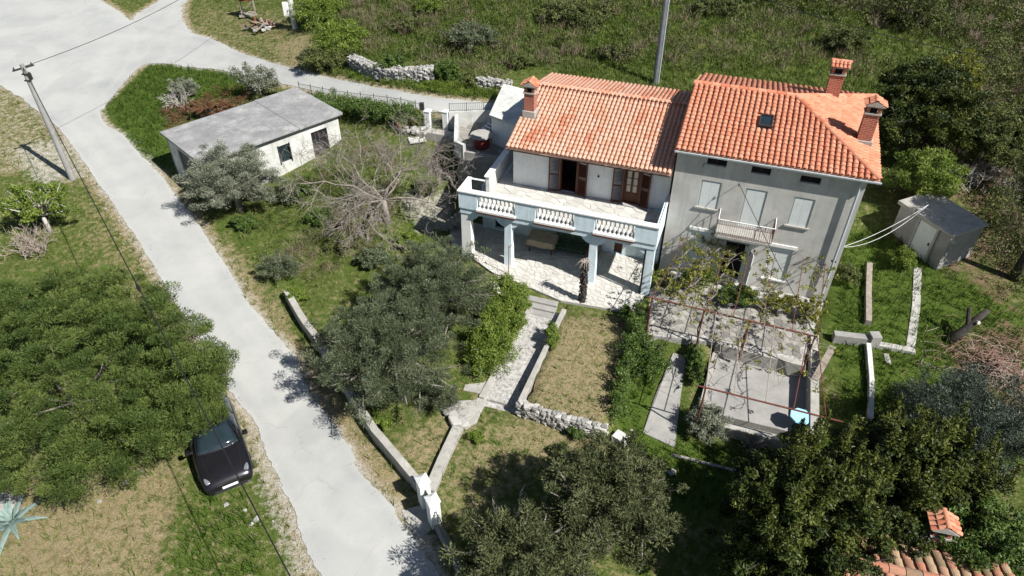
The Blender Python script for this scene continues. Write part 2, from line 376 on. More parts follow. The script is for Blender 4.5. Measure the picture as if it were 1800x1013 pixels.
m_ = hrect(9.7, 17.7, .6, 2.6); GZ[m_] = 1.0
BPX = [(1258,601),(1411,640),(1440,650),(1436,765),(1400,775),(1228,730)]
m_ = inpoly(GX, GY, pxpoly(BPX, .6)); GZ[m_] = np.minimum(GZ[m_], .15)
def height(x, y):
    x = np.asarray(x, float); y = np.asarray(y, float)
    fx = np.clip((x-gx[0])/GS, 0, len(gx)-1.001); fy = np.clip((y-gy[0])/GS, 0, len(gy)-1.001)
    i = fx.astype(int); j = fy.astype(int); a = fx-i; b = fy-j
    return GZ[j, i]*(1-a)*(1-b)+GZ[j, i+1]*a*(1-b)+GZ[j+1, i]*(1-a)*b+GZ[j+1, i+1]*a*b
def hz(x, y): return float(height(x, y))
def G(px, py):
    """where the pixel's ray meets the ground"""
    d = ray(px, py); t = 8.0; step = 0.2; o = Vector((0, 0, CAM_H))
    while t < 200:
        p = o + d*t
        if p.z < hz(p.x, p.y): break
        t += step
    lo, hi = t-step, t
    for _ in range(24):
        m = (lo+hi)/2; p = o+d*m
        if p.z < hz(p.x, p.y): hi = m
        else: lo = m
    p = o+d*hi; return Vector((p.x, p.y, hz(p.x, p.y)))
def gpoly(pts): return [tuple(G(a, b))[:2] for a, b in pts]
# ------------------------------------------------------------------ roads (ribbons laid on the terrain)
ROAD_L = [(700,1200),(563,1013),(518,900),(477,819),(440,735),(385,660),(345,592),(281,487),(240,420),(195,352),(157,300),(110,235),(60,190),(0,150),(-160,60)]
ROAD_R = [(930,1200),(775,1013),(707,920),(648,848),(604,775),(545,690),(503,613),(440,532),(400,474),(335,380),(276,300),(222,243),(180,190),(235,45),(60,-60)]
LANE_S = [(180,195),(225,140),(268,112),(400,127),(520,153),(640,177),(745,193),(893,201)]
LANE_N = [(60,0),(200,34),(345,60),(420,92),(500,117),(620,146),(740,168),(890,183)]
SPUR_L = [(215,50),(240,22),(283,0),(320,-40)]; SPUR_R = [(345,66),(322,35),(328,0),(372,-40)]
def resample(pts, n):
    a = np.array([tuple(q)[:2] for q in pts]); s = np.concatenate([[0], np.cumsum(np.linalg.norm(np.diff(a, axis=0), axis=1))])
    t = np.linspace(0, s[-1], n); return np.stack([np.interp(t, s, a[:, k]) for k in (0, 1)], 1)
def ribbon(name, L, R, dz, mat, along=200, across=28, jit=0.10):
    # pair the two edges vertex by vertex so that bends stay where they are
    l = np.array([tuple(q)[:2] for q in L]); r = np.array([tuple(q)[:2] for q in R]); k = len(l)
    # Catmull-Rom through the paired points
    t = np.linspace(0, k-1, along); i = np.minimum(t.astype(int), k-2); f = (t-i)[:, None]
    def cr(a):
        p0 = a[np.maximum(i-1, 0)]; p1 = a[i]; p2 = a[i+1]; p3 = a[np.minimum(i+2, k-1)]
        return .5*((2*p1)+(-p0+p2)*f+(2*p0-5*p1+4*p2-p3)*f**2+(-p0+3*p1-3*p2+p3)*f**3)
    l, r = cr(l), cr(r)
    nrm = (r-l)/np.linalg.norm(r-l, axis=1)[:, None]
    def wob(): 
        n = RNG.normal(0, 1, along); n2 = np.convolve(RNG.normal(0, 1, along+8), np.ones(9)/3, 'valid')[:along]; return (n*.35+n2*.65)[:, None]*jit
    l = l+nrm*wob(); r = r+nrm*wob()
    w = np.linspace(0, 1, across); XY = l[:, None]*(1-w)[None, :, None]+r[:, None]*w[None, :, None]
    z = height(XY[..., 0], XY[..., 1])+dz
    V = np.dstack([XY, z]).reshape(-1, 3)
    a, b = np.meshgrid(np.arange(along-1), np.arange(across-1), indexing='ij'); q = (a*across+b).ravel()
    Fc = np.stack([q, q+across, q+across+1, q+1], 1)[:, ::-1]
    n = np.cross(V[Fc[0, 1]]-V[Fc[0, 0]], V[Fc[0, 2]]-V[Fc[0, 0]])
    if n[2] < 0: Fc = Fc[:, ::-1]
    o = link(name, np_mesh(name, V, Fc, mat, smooth=True)); o['kind'] = 'structure'
    at_ = o.data.attributes.new('across', 'FLOAT', 'POINT'); at_.data.foreach_set('value', np.tile(w, along).astype(np.float32))
    return o, [tuple(q) for q in l]+[tuple(q) for q in r[::-1]]
gl = lambda pts: [G(a, b) for a, b in pts]
def gl_ext(pts):       # points outside the picture still get a ground position
    return [G(a, b) for a, b in pts]
road, ROADPOLY = ribbon('road', gl_ext(ROAD_L), gl_ext(ROAD_R), .035, M['asphalt'], 260, 34)
lane, LANEPOLY = ribbon('lane', gl_ext(LANE_S)[::-1], gl_ext(LANE_N)[::-1], .026, M['asphalt'], 200, 34, .08)
spur, SPURPOLY = ribbon('gravel_spur_road', gl_ext(SPUR_L), gl_ext(SPUR_R), .018, M['asphalt'], 60, 24, .25)

# ------------------------------------------------------------------ ground zones: dry, gravel, lush, earth
Z = np.zeros(GX.shape+(4,))
def zone(poly, ch, val, feather=4, world=False):
    p = poly if world else gpoly(poly)
    m = blur(inpoly(GX, GY, p).astype(float), feather)
    Z[..., ch] = Z[..., ch]*(1-m)+val*m
D, GR, LU, EA = 0, 1, 2, 3
Z[..., LU] = .35; Z[..., D] = .25
for p, f in ((ROADPOLY, 6), (LANEPOLY, 4), (SPURPOLY, 8)):     # gravel shoulders
    m = np.clip(blur(inpoly(GX, GY, p).astype(float), f)*2.0, 0, 1)
    Z[..., GR] = np.maximum(Z[..., GR], m*.6); Z[..., D] = np.maximum(Z[..., D], np.clip(m*3, 0, .75))
zone([(-60,800),(160,760),(300,800),(330,850),(300,900),(280,1060),(-100,1060)], D, .66, 6); zone([(-60,800),(160,760),(300,800),(330,850),(300,900),(280,1060),(-100,1060)], EA, .38, 6)
zone([(345,850),(430,850),(470,900),(490,1013),(380,1060),(290,1040),(300,930)], LU, .75, 5); zone([(345,850),(430,850),(470,900),(490,1013),(380,1060),(290,1040),(300,930)], D, .28, 5)
zone([(385,640),(425,690),(480,820),(570,1030),(515,1030),(455,870),(420,740)], GR, .5, 4)
zone([(500,615),(560,640),(660,770),(735,880),(700,910),(650,845),(600,772),(545,690)], D, .8, 3)
zone([(370,420),(420,430),(510,560),(500,610),(440,530)], D, .6, 3)
zone([(690,880),(760,930),(780,1000),(735,960)], GR, .7, 3)
zone([(185,190),(270,112),(420,130),(430,170),(300,240),(290,300),(230,250)], LU, .95, 3); zone([(185,190),(270,112),(420,130),(430,170),(300,240),(290,300),(230,250)], D, -.4, 3)
zone([(275,190),(360,170),(450,165),(380,200),(290,225)], EA, .7, 3)
zone([(-40,140),(30,160),(100,240),(150,310),(130,330),(60,300),(0,310),(-40,300)], GR, .30, 4); zone([(-40,140),(30,160),(100,240),(150,310),(130,330),(60,300),(0,310),(-40,300)], D, .6, 4); zone([(-40,140),(35,190),(20,290),(-40,300)], LU, .7, 4)
zone([(20,260),(110,240),(150,310),(60,330)], GR, .55, 4)
zone([(150,330),(200,400),(300,560),(340,640),(240,560),(140,420)], D, .45, 4)
zone([(370,390),(520,300),(700,250),(790,300),(800,420),(640,470),(500,520),(440,450)], LU, .5, 4); zone([(370,390),(520,300),(700,250),(790,300),(800,420),(640,470),(500,520),(440,450)], D, .16, 4)
zone([(700,340),(800,330),(800,400),(740,420)], GR, .6, 3)
zone(LAWN, D, .72, 2, True); zone(LAWN, LU, .45, 2, True)
zone([(690,770),(800,720),(850,720),(740,860)], D, .62, 3); zone([(760,870),(840,740),(1040,760),(960,830),(880,900),(800,930)], D, .5, 4); zone([(900,700),(1060,760),(1000,830),(900,760)], D, .6, 4)
zone([(960,740),(1070,760),(1060,820),(980,800)], EA, .5, 4)
zone([(1090,690),(1180,600),(1200,780),(1420,800),(1500,740),(1430,520),(1470,430),(1560,400),(1800,560),(1800,800),(1300,900),(1100,880)], LU, .95, 4); zone([(1090,690),(1180,600),(1200,780),(1420,800),(1500,740),(1430,520),(1470,430),(1560,400),(1800,560),(1800,800),(1300,900),(1100,880)], D, -.4, 4)
zone([(1650,600),(1800,560),(1830,760),(1760,720),(1680,660)], EA, .8, 4)
zone([(580,0),(900,0),(1300,0),(1560,60),(1500,120),(1200,120),(900,120),(700,90)], LU, .8, 6); zone([(560,-60),(900,-60),(1300,-60),(1600,20),(1500,140),(1200,135),(900,130),(640,100)], D, -.15, 6); zone([(1180,20),(1560,60),(1500,160),(1180,130)], D, .2, 6)
zone([(560,120),(700,135),(890,150),(890,182),(760,170),(620,145)], LU, .9, 2)
zone([(345,10),(520,20),(560,110),(520,125),(420,90),(340,55)], D, .45, 4); zone([(480,75),(540,60),(560,115),(510,120)], D, .85, 3); zone([(410,30),(530,40),(520,65),(430,60)], EA, .45, 3)
zone([(1560,200),(1800,120),(1800,560),(1560,420)], EA, .5, 5)
Z = np.clip(Z, -.6, 1)

def groundmat():
    m = bpy.data.materials.new('meadow_ground'); t, N, L, B = nodes(m)
    g = N.new('ShaderNodeNewGeometry'); src = g.outputs['Position']
    a = N.new('ShaderNodeAttribute'); a.attribute_name = 'zone'; sp = N.new('ShaderNodeSeparateColor'); L.new(a.outputs['Color'], sp.inputs[0])
    n1 = noise(N, L, src, .55, 8, .7); n2 = noise(N, L, src, 3.2, 8, .75); n3 = noise(N, L, src, 16, 5, .7); n4 = noise(N, L, src, 1.3, 6, .7)
    def mask(ch, nz, gain=2.6):
        s = N.new('ShaderNodeMath'); s.operation = 'SUBTRACT'; L.new(nz.outputs[0], s.inputs[0]); s.inputs[1].default_value = .5
        k = N.new('ShaderNodeMath'); k.operation = 'MULTIPLY_ADD'; L.new(s.outputs[0], k.inputs[0]); k.inputs[1].default_value = gain; L.new(ch, k.inputs[2]); k.use_clamp = True
        r = ramp(N, [(0, 0, 0), (1, 1, 1)], [.25, .75]); L.new(k.outputs[0], r.inputs[0]); return r.outputs[0]
    def mix(f, c0, c1):
        x = N.new('ShaderNodeMix'); x.data_type = 'RGBA'; L.new(f, x.inputs[0])
        for i, c in ((6, c0), (7, c1)):
            if isinstance(c, tuple): x.inputs[i].default_value = (*c, 1)
            else: L.new(c, x.inputs[i])
        return x.outputs[2]
    gr = ramp(N, [(.040,.062,.015), (.088,.112,.028), (.145,.155,.052)], [.3, .52, .75]); L.new(n2.outputs[0], gr.inputs[0])
    lu = ramp(N, [(.032,.058,.010), (.078,.118,.020), (.135,.170,.040)], [.3, .55, .78]); L.new(n3.outputs[0], lu.inputs[0])
    dr = ramp(N, [(.17,.135,.075), (.28,.225,.13), (.39,.33,.215)], [.3, .55, .78]); L.new(n3.outputs[0], dr.inputs[0])
    ea = ramp(N, [(.09,.06,.04), (.19,.125,.085), (.26,.18,.13)], [.3, .55, .78]); L.new(n3.outputs[0], ea.inputs[0])
    gv = ramp(N, [(.30,.28,.23), (.45,.43,.38), (.56,.54,.49)], [.3, .55, .75]); L.new(n3.outputs[0], gv.inputs[0])
    c = mix(mask(sp.outputs[2], n4), gr.outputs[0], lu.outputs[0])
    c = mix(mask(a.outputs['Alpha'], n4), c, ea.outputs[0])
    c = mix(mask(sp.outputs[0], n2), c, dr.outputs[0])
    c = mix(mask(sp.outputs[1], n2, 1.8), c, gv.outputs[0])
    L.new(c, B.inputs['Base Color']); B.inputs['Roughness'].default_value = 1.0; B.inputs['Specular IOR Level'].default_value = .1
    b = N.new('ShaderNodeBump'); b.inputs['Strength'].default_value = .7; b.inputs['Distance'].default_value = .08
    ad = N.new('ShaderNodeMath'); L.new(n3.outputs[0], ad.inputs[0]); L.new(n2.outputs[0], ad.inputs[1]); L.new(ad.outputs[0], b.inputs['Height']); L.new(b.outputs[0], B.inputs['Normal'])
    return m
M['ground'] = groundmat()
# one sheet: fine grid in the middle, a coarse skirt out to the horizon
ex = np.array([-1500, -700, -350, -200, -120, -80, -60]); ey0 = np.array([-1500, -600, -250, -120, -60, -25, -8]); ey1 = np.array([85, 100, 125, 170, 260, 500, 1500])
ax = np.concatenate([ex, gx, -ex[::-1]]); ay = np.concatenate([ey0, gy, ey1])
AX, AY = np.meshgrid(ax, ay)
cx_, cy_ = np.clip(AX, -160, 160), np.clip(AY, -90, 190)
AZ = tps(cx_, cy_)
j0, i0 = len(ey0), len(ex)
AZ[j0:j0+len(gy), i0:i0+len(gx)] = GZ
ZZ = np.zeros(AX.shape+(4,)); ZZ[..., 0] = .3; ZZ[..., 2] = .5; ZZ[j0:j0+len(gy), i0:i0+len(gx)] = Z
nx = len(ax); jj, ii = np.meshgrid(np.arange(len(ay)-1), np.arange(nx-1), indexing='ij'); q = (jj*nx+ii).ravel()
me = np_mesh('ground', np.stack([AX.ravel(), AY.ravel(), AZ.ravel()], 1), np.stack([q, q+1, q+nx+1, q+nx], 1), M['ground'], smooth=True)
ca = me.attributes.new('zone', 'FLOAT_COLOR', 'POINT'); ca.data.foreach_set('color', np.ascontiguousarray(ZZ.reshape(-1, 4), np.float32).ravel())
ground = link('ground', me); ground['kind'] = 'structure'

# ------------------------------------------------------------------ tiled roofs
def tile_variants(name, mat, W, L, n=7, rise=.062):
    out = []
    for k in range(n):
        s = MB(); seg = 6
        for y, wd, lift in ((0, W*.42, .040), (L, W*.34, 0.0)):
            for j in range(seg+1):
                a = math.pi*j/seg; s.v.append((-math.cos(a)*wd, y, lift+math.sin(a)*rise))
        for j in range(seg): s.f.append((j, j+1, seg+1+j+1, seg+1+j))
        b = len(s.v)                      # thick lower lip
        for j in range(seg+1):
            a = math.pi*j/seg; s.v.append((-math.cos(a)*(W*.42-.016), .0, .040+math.sin(a)*(rise-.018)))
        for j in range(seg): s.f.append((j+1, j, b+j, b+j+1))
        s.attr = [k/(n-1)]*len(s.f)
        out.append(s.mesh(name, mat))
    return out
def tile_slopes(root, roof, slopes, mat, W, L, cam_slope, vf, limit=300, name='roof_tile'):
    """slopes: list of (origin, across, upslope, n_cols, n_rows, clip(u,s)); the nearest tiles become parts, the rest one mass"""
    vars_ = tile_variants(name, mat, W, L*1.25); cells = []
    for si, (o, ac, up, nc, nr, clip) in enumerate(slopes):
        nrm = ac.cross(up).normalized()
        for c in range(nc):
            for r in range(nr):
                x, y = (c+.5)*W, r*L
                if clip and not clip(x, y+L*.5): continue
                jx, jy = random.gauss(0, .006), random.gauss(0, .008); tw = random.gauss(0, .018)
                p = o+ac*(x+jx)+up*(y+jy)+nrm*.012
                a2 = (ac*math.cos(tw)+up*math.sin(tw)); u2 = nrm.cross(a2)
                Mt = Matrix(((a2.x, u2.x, nrm.x, p.x), (a2.y, u2.y, nrm.y, p.y), (a2.z, u2.z, nrm.z, p.z), (0, 0, 0, 1)))
                wp = RW(root) @ p
                cells.append((0 if si in cam_slope else 1, (wp-Vector((0, 0, CAM_H))).length, Mt, vf(si, c, r)))
    cells.sort(key=lambda q: (q[0], q[1]))
    V = []; Fc = []; var = []
    for k, (s_, d, Mt, v) in enumerate(cells):
        vi = min(6, max(0, int(v*7)))
        if k < limit:
            ob = bpy.data.objects.new(name, vars_[vi]); COL.objects.link(ob); ob.parent = roof; ob.matrix_basis = Mt
        else:
            n = len(V); me = vars_[vi]
            V += [tuple(Mt @ q.co) for q in me.vertices]; Fc += [tuple(n+j for j in p.vertices) for p in me.polygons]; var += [v]*len(me.polygons)
    if V:
        o = link('remaining_tiles', np_mesh('remaining_tiles', np.array(V), np.array(Fc), mat, np.array(var)), roof); o['kind'] = 'stuff'
def RW(o): return Matrix.Translation(o.location) @ Matrix.Rotation(o.rotation_euler.z, 4, 'Z')
def ridge_tiles(roof, a, b, mat, step=.38, r=.12, name='ridge_tile', up=Vector((0, 0, 1))):
    a, b = Vector(a), Vector(b); d = (b-a); n = max(1, int(d.length/step)); d.normalize(); s = d.cross(up).normalized(); nn = s.cross(d)
    L = (b-a).length/n; me = []
    for k in range(4):
        m = MB(); seg = 6
        for y, rr, l in ((0, r, .012), (L*1.1, r*.92, 0)):
            for j in range(seg+1): t = math.pi*j/seg; m.v.append((-math.cos(t)*rr, y, l+math.sin(t)*rr*.8))
        for j in range(seg): m.f.append((j, j+1, seg+1+j+1, seg+1+j))
        m.attr = [k/3]*seg; me.append(m.mesh(name, mat))
    for i in range(n):
        p = a+d*(L*i)
        ob = bpy.data.objects.new(name, random.choice(me)); COL.objects.link(ob); ob.parent = roof
        ob.matrix_basis = Matrix(((s.x, d.x, nn.x, p.x), (s.y, d.y, nn.y, p.y), (s.z, d.z, nn.z, p.z), (0, 0, 0, 1)))
def chimney(root, u, v, zb, ztop, w, d, mat_tile, ridge_dir='u', white_h=.35, gap=.28):
    """house-local; white base, brick shaft, band, open flue box with side piers, little tiled gable"""
    c = empty('chimney', (u, v, 0)); c.parent = root
    MB().box(-w/2-.07, w/2+.07, -d/2-.07, d/2+.07, zb-.6, zb+white_h).build('chimney_base', M['concrete_pale'], c, bevel=.01)
    zc = ztop-.30
    MB().box(-w/2, w/2, -d/2, d/2, zb+white_h, zc-gap-.06).build('shaft', M['brick'], c)
    MB().box(-w/2-.05, w/2+.05, -d/2-.05, d/2+.05, zc-gap-.06, zc-gap).build('band', M['concrete_pale'], c)
    for sx in (-1, 1):
        for sy in (-1, 1):
            MB().box(sx*w/2, sx*(w/2-.13), sy*d/2, sy*(d/2-.13), zc-gap, zc).build('pier', M['brick'], c)
    MB().box(-w/2+.14, w/2-.14, -d/2+.14, d/2-.14, zc-gap, zc-.02).build('flue', M['dark'], c)
    MB().box(-w/2-.06, w/2+.06, -d/2-.06, d/2+.06, zc, zc+.05).build('cap_slab', M['concrete_pale'], c)
    hx, hy = (w/2+.12, d/2+.10)
    # two tiled slopes of the cap; the ridge runs along ridge_dir
    g = MB()
    if ridge_dir == 'u': pr = [(-hy, zc+.05), (hy, zc+.05), (0, zc+.27)]; g.extr([(q[0], q[1]) for q in pr], Matrix(((0, 1, 0, -hx), (1, 0, 0, 0), (0, 0, 1, 0), (0, 0, 0, 1))), 2*hx)
    else: g.extr([(-hx, zc+.05), (hx, zc+.05), (0, zc+.27)], Matrix.Translation((0, -hy, 0)), 2*hy)
    g.build('cap', M['concrete_pale'], c)
    W, L = .19, .24; vs_ = tile_variants('cap_tile', mat_tile, W, L*1.15, 3, .05)
    ln = 2*hx if ridge_dir == 'u' else 2*hy; half = hy if ridge_dir == 'u' else hx
    for sgn in (-1, 1):
        if ridge_dir == 'u': o = Vector((-hx if sgn == -1 else hx, sgn*half, zc+.07)); ac = Vector((1, 0, 0))*(1 if sgn == -1 else -1); up = Vector((0, -sgn*half, .22)).normalized()
        else: o = Vector((sgn*half, hy if sgn == -1 else -hy, zc+.07)); ac = Vector((0, 1, 0))*(-1 if sgn == -1 else 1); up = Vector((-sgn*half, 0, .22)).normalized()
        nrm = ac.cross(up).normalized(); nc = max(2, int(round(ln/W))); ww = ln/nc; sl = math.hypot(half, .22); nr = max(1, int(math.ceil(sl/L)))
        for k in range(nc):
            for r in range(nr):
                p = o+ac*((k+.5)*ww)+up*(r*sl/nr-.03); ob = bpy.data.objects.new('cap_tile', random.choice(vs_)); COL.objects.link(ob); ob.parent = c
                ob.matrix_basis = Matrix(((ac.x, up.x, nrm.x, p.x), (ac.y, up.y, nrm.y, p.y), (ac.z, up.z, nrm.z, p.z), (0, 0, 0, 1)))
    if ridge_dir == 'u': ridge_tiles(c, (-hx, 0, zc+.27), (hx, 0, zc+.27), mat_tile, .3, .09, 'cap_ridge_tile')
    else: ridge_tiles(c, (0, -hy, zc+.27), (0, hy, zc+.27), mat_tile, .3, .09, 'cap_ridge_tile')
    return c

# ------------------------------------------------------------------ stone paving
def clip_poly(poly, a, b, c):      # keep a*x+b*y<=c
    out = []; k = len(poly)
    for i in range(k):
        p, q = poly[i], poly[(i+1) % k]; dp, dq = a*p[0]+b*p[1]-c, a*q[0]+b*q[1]-c
        if dp <= 0: out.append(p)
        if (dp < 0) != (dq < 0) and dp != dq:
            t = dp/(dp-dq); out.append((p[0]+(q[0]-p[0])*t, p[1]+(q[1]-p[1])*t))
    return out
def voronoi(poly, cell, jitter=.42):
    xs = [p[0] for p in poly]; ys = [p[1] for p in poly]; pts = []
    nx_, ny_ = int((max(xs)-min(xs))/cell)+3, int((max(ys)-min(ys))/cell)+3
    for i in range(nx_):
        for j in range(ny_): pts.append((min(xs)+(i-.5+random.uniform(-jitter, jitter))*cell, min(ys)+(j-.5+random.uniform(-jitter, jitter))*cell))
    A = np.array(pts); res = []
    for k, p in enumerate(pts):
        cellp = [tuple(q[:2]) for q in poly]
        d = np.hypot(A[:, 0]-p[0], A[:, 1]-p[1]); nb = np.argsort(d)[1:18]
        if not inpoly(np.array([p[0]]), np.array([p[1]]), poly)[0]: continue
        for n in nb:
            q = pts[n]; a, b = q[0]-p[0], q[1]-p[1]; c = (q[0]**2+q[1]**2-p[0]**2-p[1]**2)/2; ln = math.hypot(a, b)
            cellp = clip_poly(cellp, a/ln, b/ln, c/ln-.014)
            if len(cellp) < 3: break
        if len(cellp) >= 3: res.append(cellp)
    return res
def paving(floor, poly, cell, z, mat, limit=300, name='paving_stone', th=.035, loc=None):
    """stones proud of a mortar bed; poly in the floor's own coordinates"""
    cs = voronoi(poly, cell)
    def dist(c): p = c[0]; w_ = (loc(p[0], p[1]) if loc else Vector((p[0], p[1], 0))); return (w_-Vector((0, 0, CAM_H))).length
    cs.sort(key=dist); rest = MB()
    for k, c in enumerate(cs):
        zt = z+random.uniform(-.006, .008); v = random.random(); b = MB() if k < limit else rest
        nf = len(b.f); b.prism(c, z-th, zt); b.attr += [v]*(len(b.f)-nf)
        if k < limit: b.build(name, mat, floor)
    if rest.f: o = rest.build('remaining_stones', mat, floor); o['kind'] = 'stuff'
# ------------------------------------------------------------------ terrace in front of the white house
TZ = 1.0
terr = empty('terrace', HO, HA); terr['kind'] = 'structure'
TP = [(-2.9,1.9),(-.95,.55),(1.74,-1.0),(4.35,-1.65),(5.65,-2.0),(9.35,-1.72),(9.42,2.62),(-2.6,2.9)]
MB().prism(TP, -.5, -.018).build('mortar_bed', M['mortar'], terr)
paving(terr, TP, .27, 0.0, M['paving'], 300, loc=lambda a, b: hw(a, b, TZ))
# two low steps down to the garden path
st = empty('garden_steps', HO, HA); st['kind'] = 'structure'
for k in range(3):
    MB().box(4.05+.03*k, 5.55, -2.02-.34*(k+1), -2.02-.34*k+.02, -.6, -.10-.11*k).build('step', M['concrete'], st, bevel=.015)

# ------------------------------------------------------------------ the white house with the balustrade balcony
house = empty('balcony_house', HO, HA)
tag(house, 'white two storey house with pale blue balustrade balcony on columns and pale terracotta roof', 'house')
FW, WV, WL, WR = 3.0, 2.8, 1.55, 9.5            # balcony floor height, facade plane, left and right ends (house-local)
def wall_with_holes(name, mat, parent, u0, u1, z0, z1, v0, v1, holes, bevel=0):
    """wall slab in the u-z plane between v0 and v1 with rectangular openings"""
    b = MB(); us = sorted({u0, u1, *[h[0] for h in holes], *[h[1] for h in holes]})
    for a, c in zip(us[:-1], us[1:]):
        hs = sorted([h for h in holes if h[0] < (a+c)/2 < h[1]], key=lambda h: h[2]); z = z0
        for h in hs:
            if h[2] > z: b.box(a, c, v0, v1, z, h[2])
            z = h[3]
        if z < z1: b.box(a, c, v0, v1, z, z1)
    bm = bmesh.new(); me = b.mesh(name, mat); bm.from_mesh(me); bmesh.ops.remove_doubles(bm, verts=bm.verts, dist=1e-5)
    # drop the inner faces that two stacked slabs share
    seen = {}
    for f in list(bm.faces):
        k = tuple(sorted(v.index for v in f.verts)); seen.setdefault(k, []).append(f)
    for fs in seen.values():
        if len(fs) > 1: bmesh.ops.delete(bm, geom=fs, context='FACES_ONLY')
    bm.to_mesh(me); bm.free(); me.update()
    return link(name, me, parent)
dA = (4.02, 4.93, FW, 5.02); dB = (7.24, 8.08, FW, 5.0)
wall_with_holes('upper_front_wall', M['white'], house, WL, WR, FW+.02, 5.70, WV, WV+.25, [dA, dB])
gd = (5.15, 6.35, 0.0, 2.1); gw = (.55, 1.6, .1, 2.0)
wall_with_holes('lower_front_wall', M['blue'], house, -.15, WR, -.3, 2.66, 2.62, 2.86, [gd, gw, (7.15, 7.6, .0, 1.95)])
MB().box(WL, WL+.25, WV+.25, 9.0, -.3, 5.25).build('left_wall', M['white'], house)
MB().box(WR-.25, WR, WV+.25, 9.0, -.3, 5.25).build('right_wall', M['white'], house)
MB().box(WL, WR, 9.0, 9.2, -.3, 6.0).build('rear_wall', M['white'], house)
gb = MB(); gb.v = [(WL, 2.9, 5.252), (WL, 9.0, 5.252), (WL, 9.0, 6.25), (WL, 6.4, 6.78), (WL, 2.9, 5.74)]; gb.f = [(0, 1, 2, 3, 4)[::-1]]
gb.v += [(WL+.2, y, z) for _, y, z in gb.v]; gb.f += [(5, 6, 7, 8, 9)]; gb.build('gable_wall', M['white'], house)
MB().box(-.15, .1, 2.86, 5.2, -.3, 2.66).build('lower_side_wall', M['white'], house)
# floors
fl = MB().prism([(-.18, -.18), (WR+.08, -.18), (WR+.08, WV+.24), (WL, WV+.24), (WL, 6.6), (.5, 6.6), (.5, 1.4), (-.18, 1.4)], FW-.32, FW-.012).build('balcony_slab', M['blue'], house)
bf = empty('balcony_floor'); bf.parent = house
paving(bf, [(-.02, .02), (WR-.06, .02), (WR-.06, WV-.02), (WL-.03, WV-.02), (WL-.03, 6.3), (.78, 6.3), (.78, 1.3), (-.02, 1.3)], .42, FW+.012, M['paving'], 300, 'floor_stone', .022, lambda a, b: hw(a, b, 4))
# interior darkness behind the open door
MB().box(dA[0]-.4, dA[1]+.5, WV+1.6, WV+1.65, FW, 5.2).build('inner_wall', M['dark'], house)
MB().box(dA[0]-.4, dA[1]+.5, WV+.26, WV+1.6, FW-.01, FW+.01).build('inner_floor', M['wood_brown'], house)
# doors upstairs
def louvre_leaf(name, parent, w, h, mat):
    """hinged shutter leaf in its own x-z plane, hinge at x=0"""
    o = MB().box(0, .07, -.02, .02, 0, h).box(w-.07, w, -.02, .02, 0, h).box(.07, w-.07, -.02, .02, 0, .1).box(.07, w-.07, -.02, .02, h-.08, h).box(.07, w-.07, -.02, .02, h*.48, h*.48+.07).build(name, mat, parent)
    n = int((h-.3)/.07)
    for k in range(n):
        z = .14+k*(h-.26)/n
        if abs(z-h*.5) < .06: continue
        Mx = Matrix.Translation((0, 0, z)) @ Matrix.Rotation(math.radians(35), 4, 'X')
        MB().box(.07, w-.07, -.036, .036, -.006, .006, Mx).build('slat', mat, o)
    return o
def door_frame(h, mat):
    return MB().box(h[0], h[0]+.07, WV-.02, WV+.2, h[2], h[3]).box(h[1]-.07, h[1], WV-.02, WV+.2, h[2], h[3]).box(h[0]+.07, h[1]-.07, WV-.02, WV+.2, h[3]-.08, h[3]).build('door_frame', mat, house)
door_frame(dA, M['wood_brown']); door_frame(dB, M['wood_brown'])
for h, wl, wr in ((dA, 50, -22), (dB, 58, -58)):
    wd = (h[1]-h[0])/2+.09
    for side, ang in ((0, 180+10), (1, -14)):
        o = louvre_leaf('shutter', house, wd, h[3]-h[2]-.06, M['wood_brown'])
        o.location = (h[0]-.01 if side == 0 else h[1]+.01, WV-.05, FW+.03); o.rotation_euler = (0, 0, math.radians(ang))
# french door B: two leaves with 3x2 panes each
dl = empty('french_door'); dl.parent = house; dl.location = (dB[0]+.07, WV+.08, FW)
wd = dB[1]-dB[0]-.14
MB().box(0, .09, 0, .05, 0, 1.92).box(wd-.09, wd, 0, .05, 0, 1.92).box(wd/2-.05, wd/2+.05, -.005, .05, 0, 1.92).box(.09, wd-.09, .002, .048, 0, .62).box(.09, wd-.09, .002, .048, 1.82, 1.92).build('leaf_frame', M['wood_brown'], dl)
for i in range(2):
    for j in range(3):
        x0 = .10+i*(wd/2-.04); x1 = x0+wd/2-.16; z0 = .64+j*.395; 
        MB().box(x0, x1, .02, .03, z0, z0+.355).build('pane', M['curtain'], dl)
MB().box(.09, wd/2-.05, .004, .046, 1.0, 1.035).box(wd/2+.05, wd-.09, .004, .046, 1.0, 1.035).box(.09, wd/2-.05, .004, .046, 1.395, 1.43).box(wd/2+.05, wd-.09, .004, .046, 1.395, 1.43).build('glazing_bar', M['wood_brown'], dl)
# open door leaf into the room
o = MB().box(0, .4, -.02, .02, 0, 1.9).build('door_leaf', M['wood_brown'], house); o.location = (dA[1]-.08, WV+.2, FW+.02); o.rotation_euler = (0, 0, math.radians(80))
MB().lathe([(.05, 0), (.05, .03), (.03, .09)], 8, (6.0, WV-.05, FW+1.25)).build('wall_lamp', M['iron'], house)
# threshold stones
for h in (dA, dB): MB().box(h[0]-.1, h[1]+.1, WV-.28, WV-.004, FW+.014, FW+.06).build('threshold', M['concrete_pale'], house, bevel=.01)
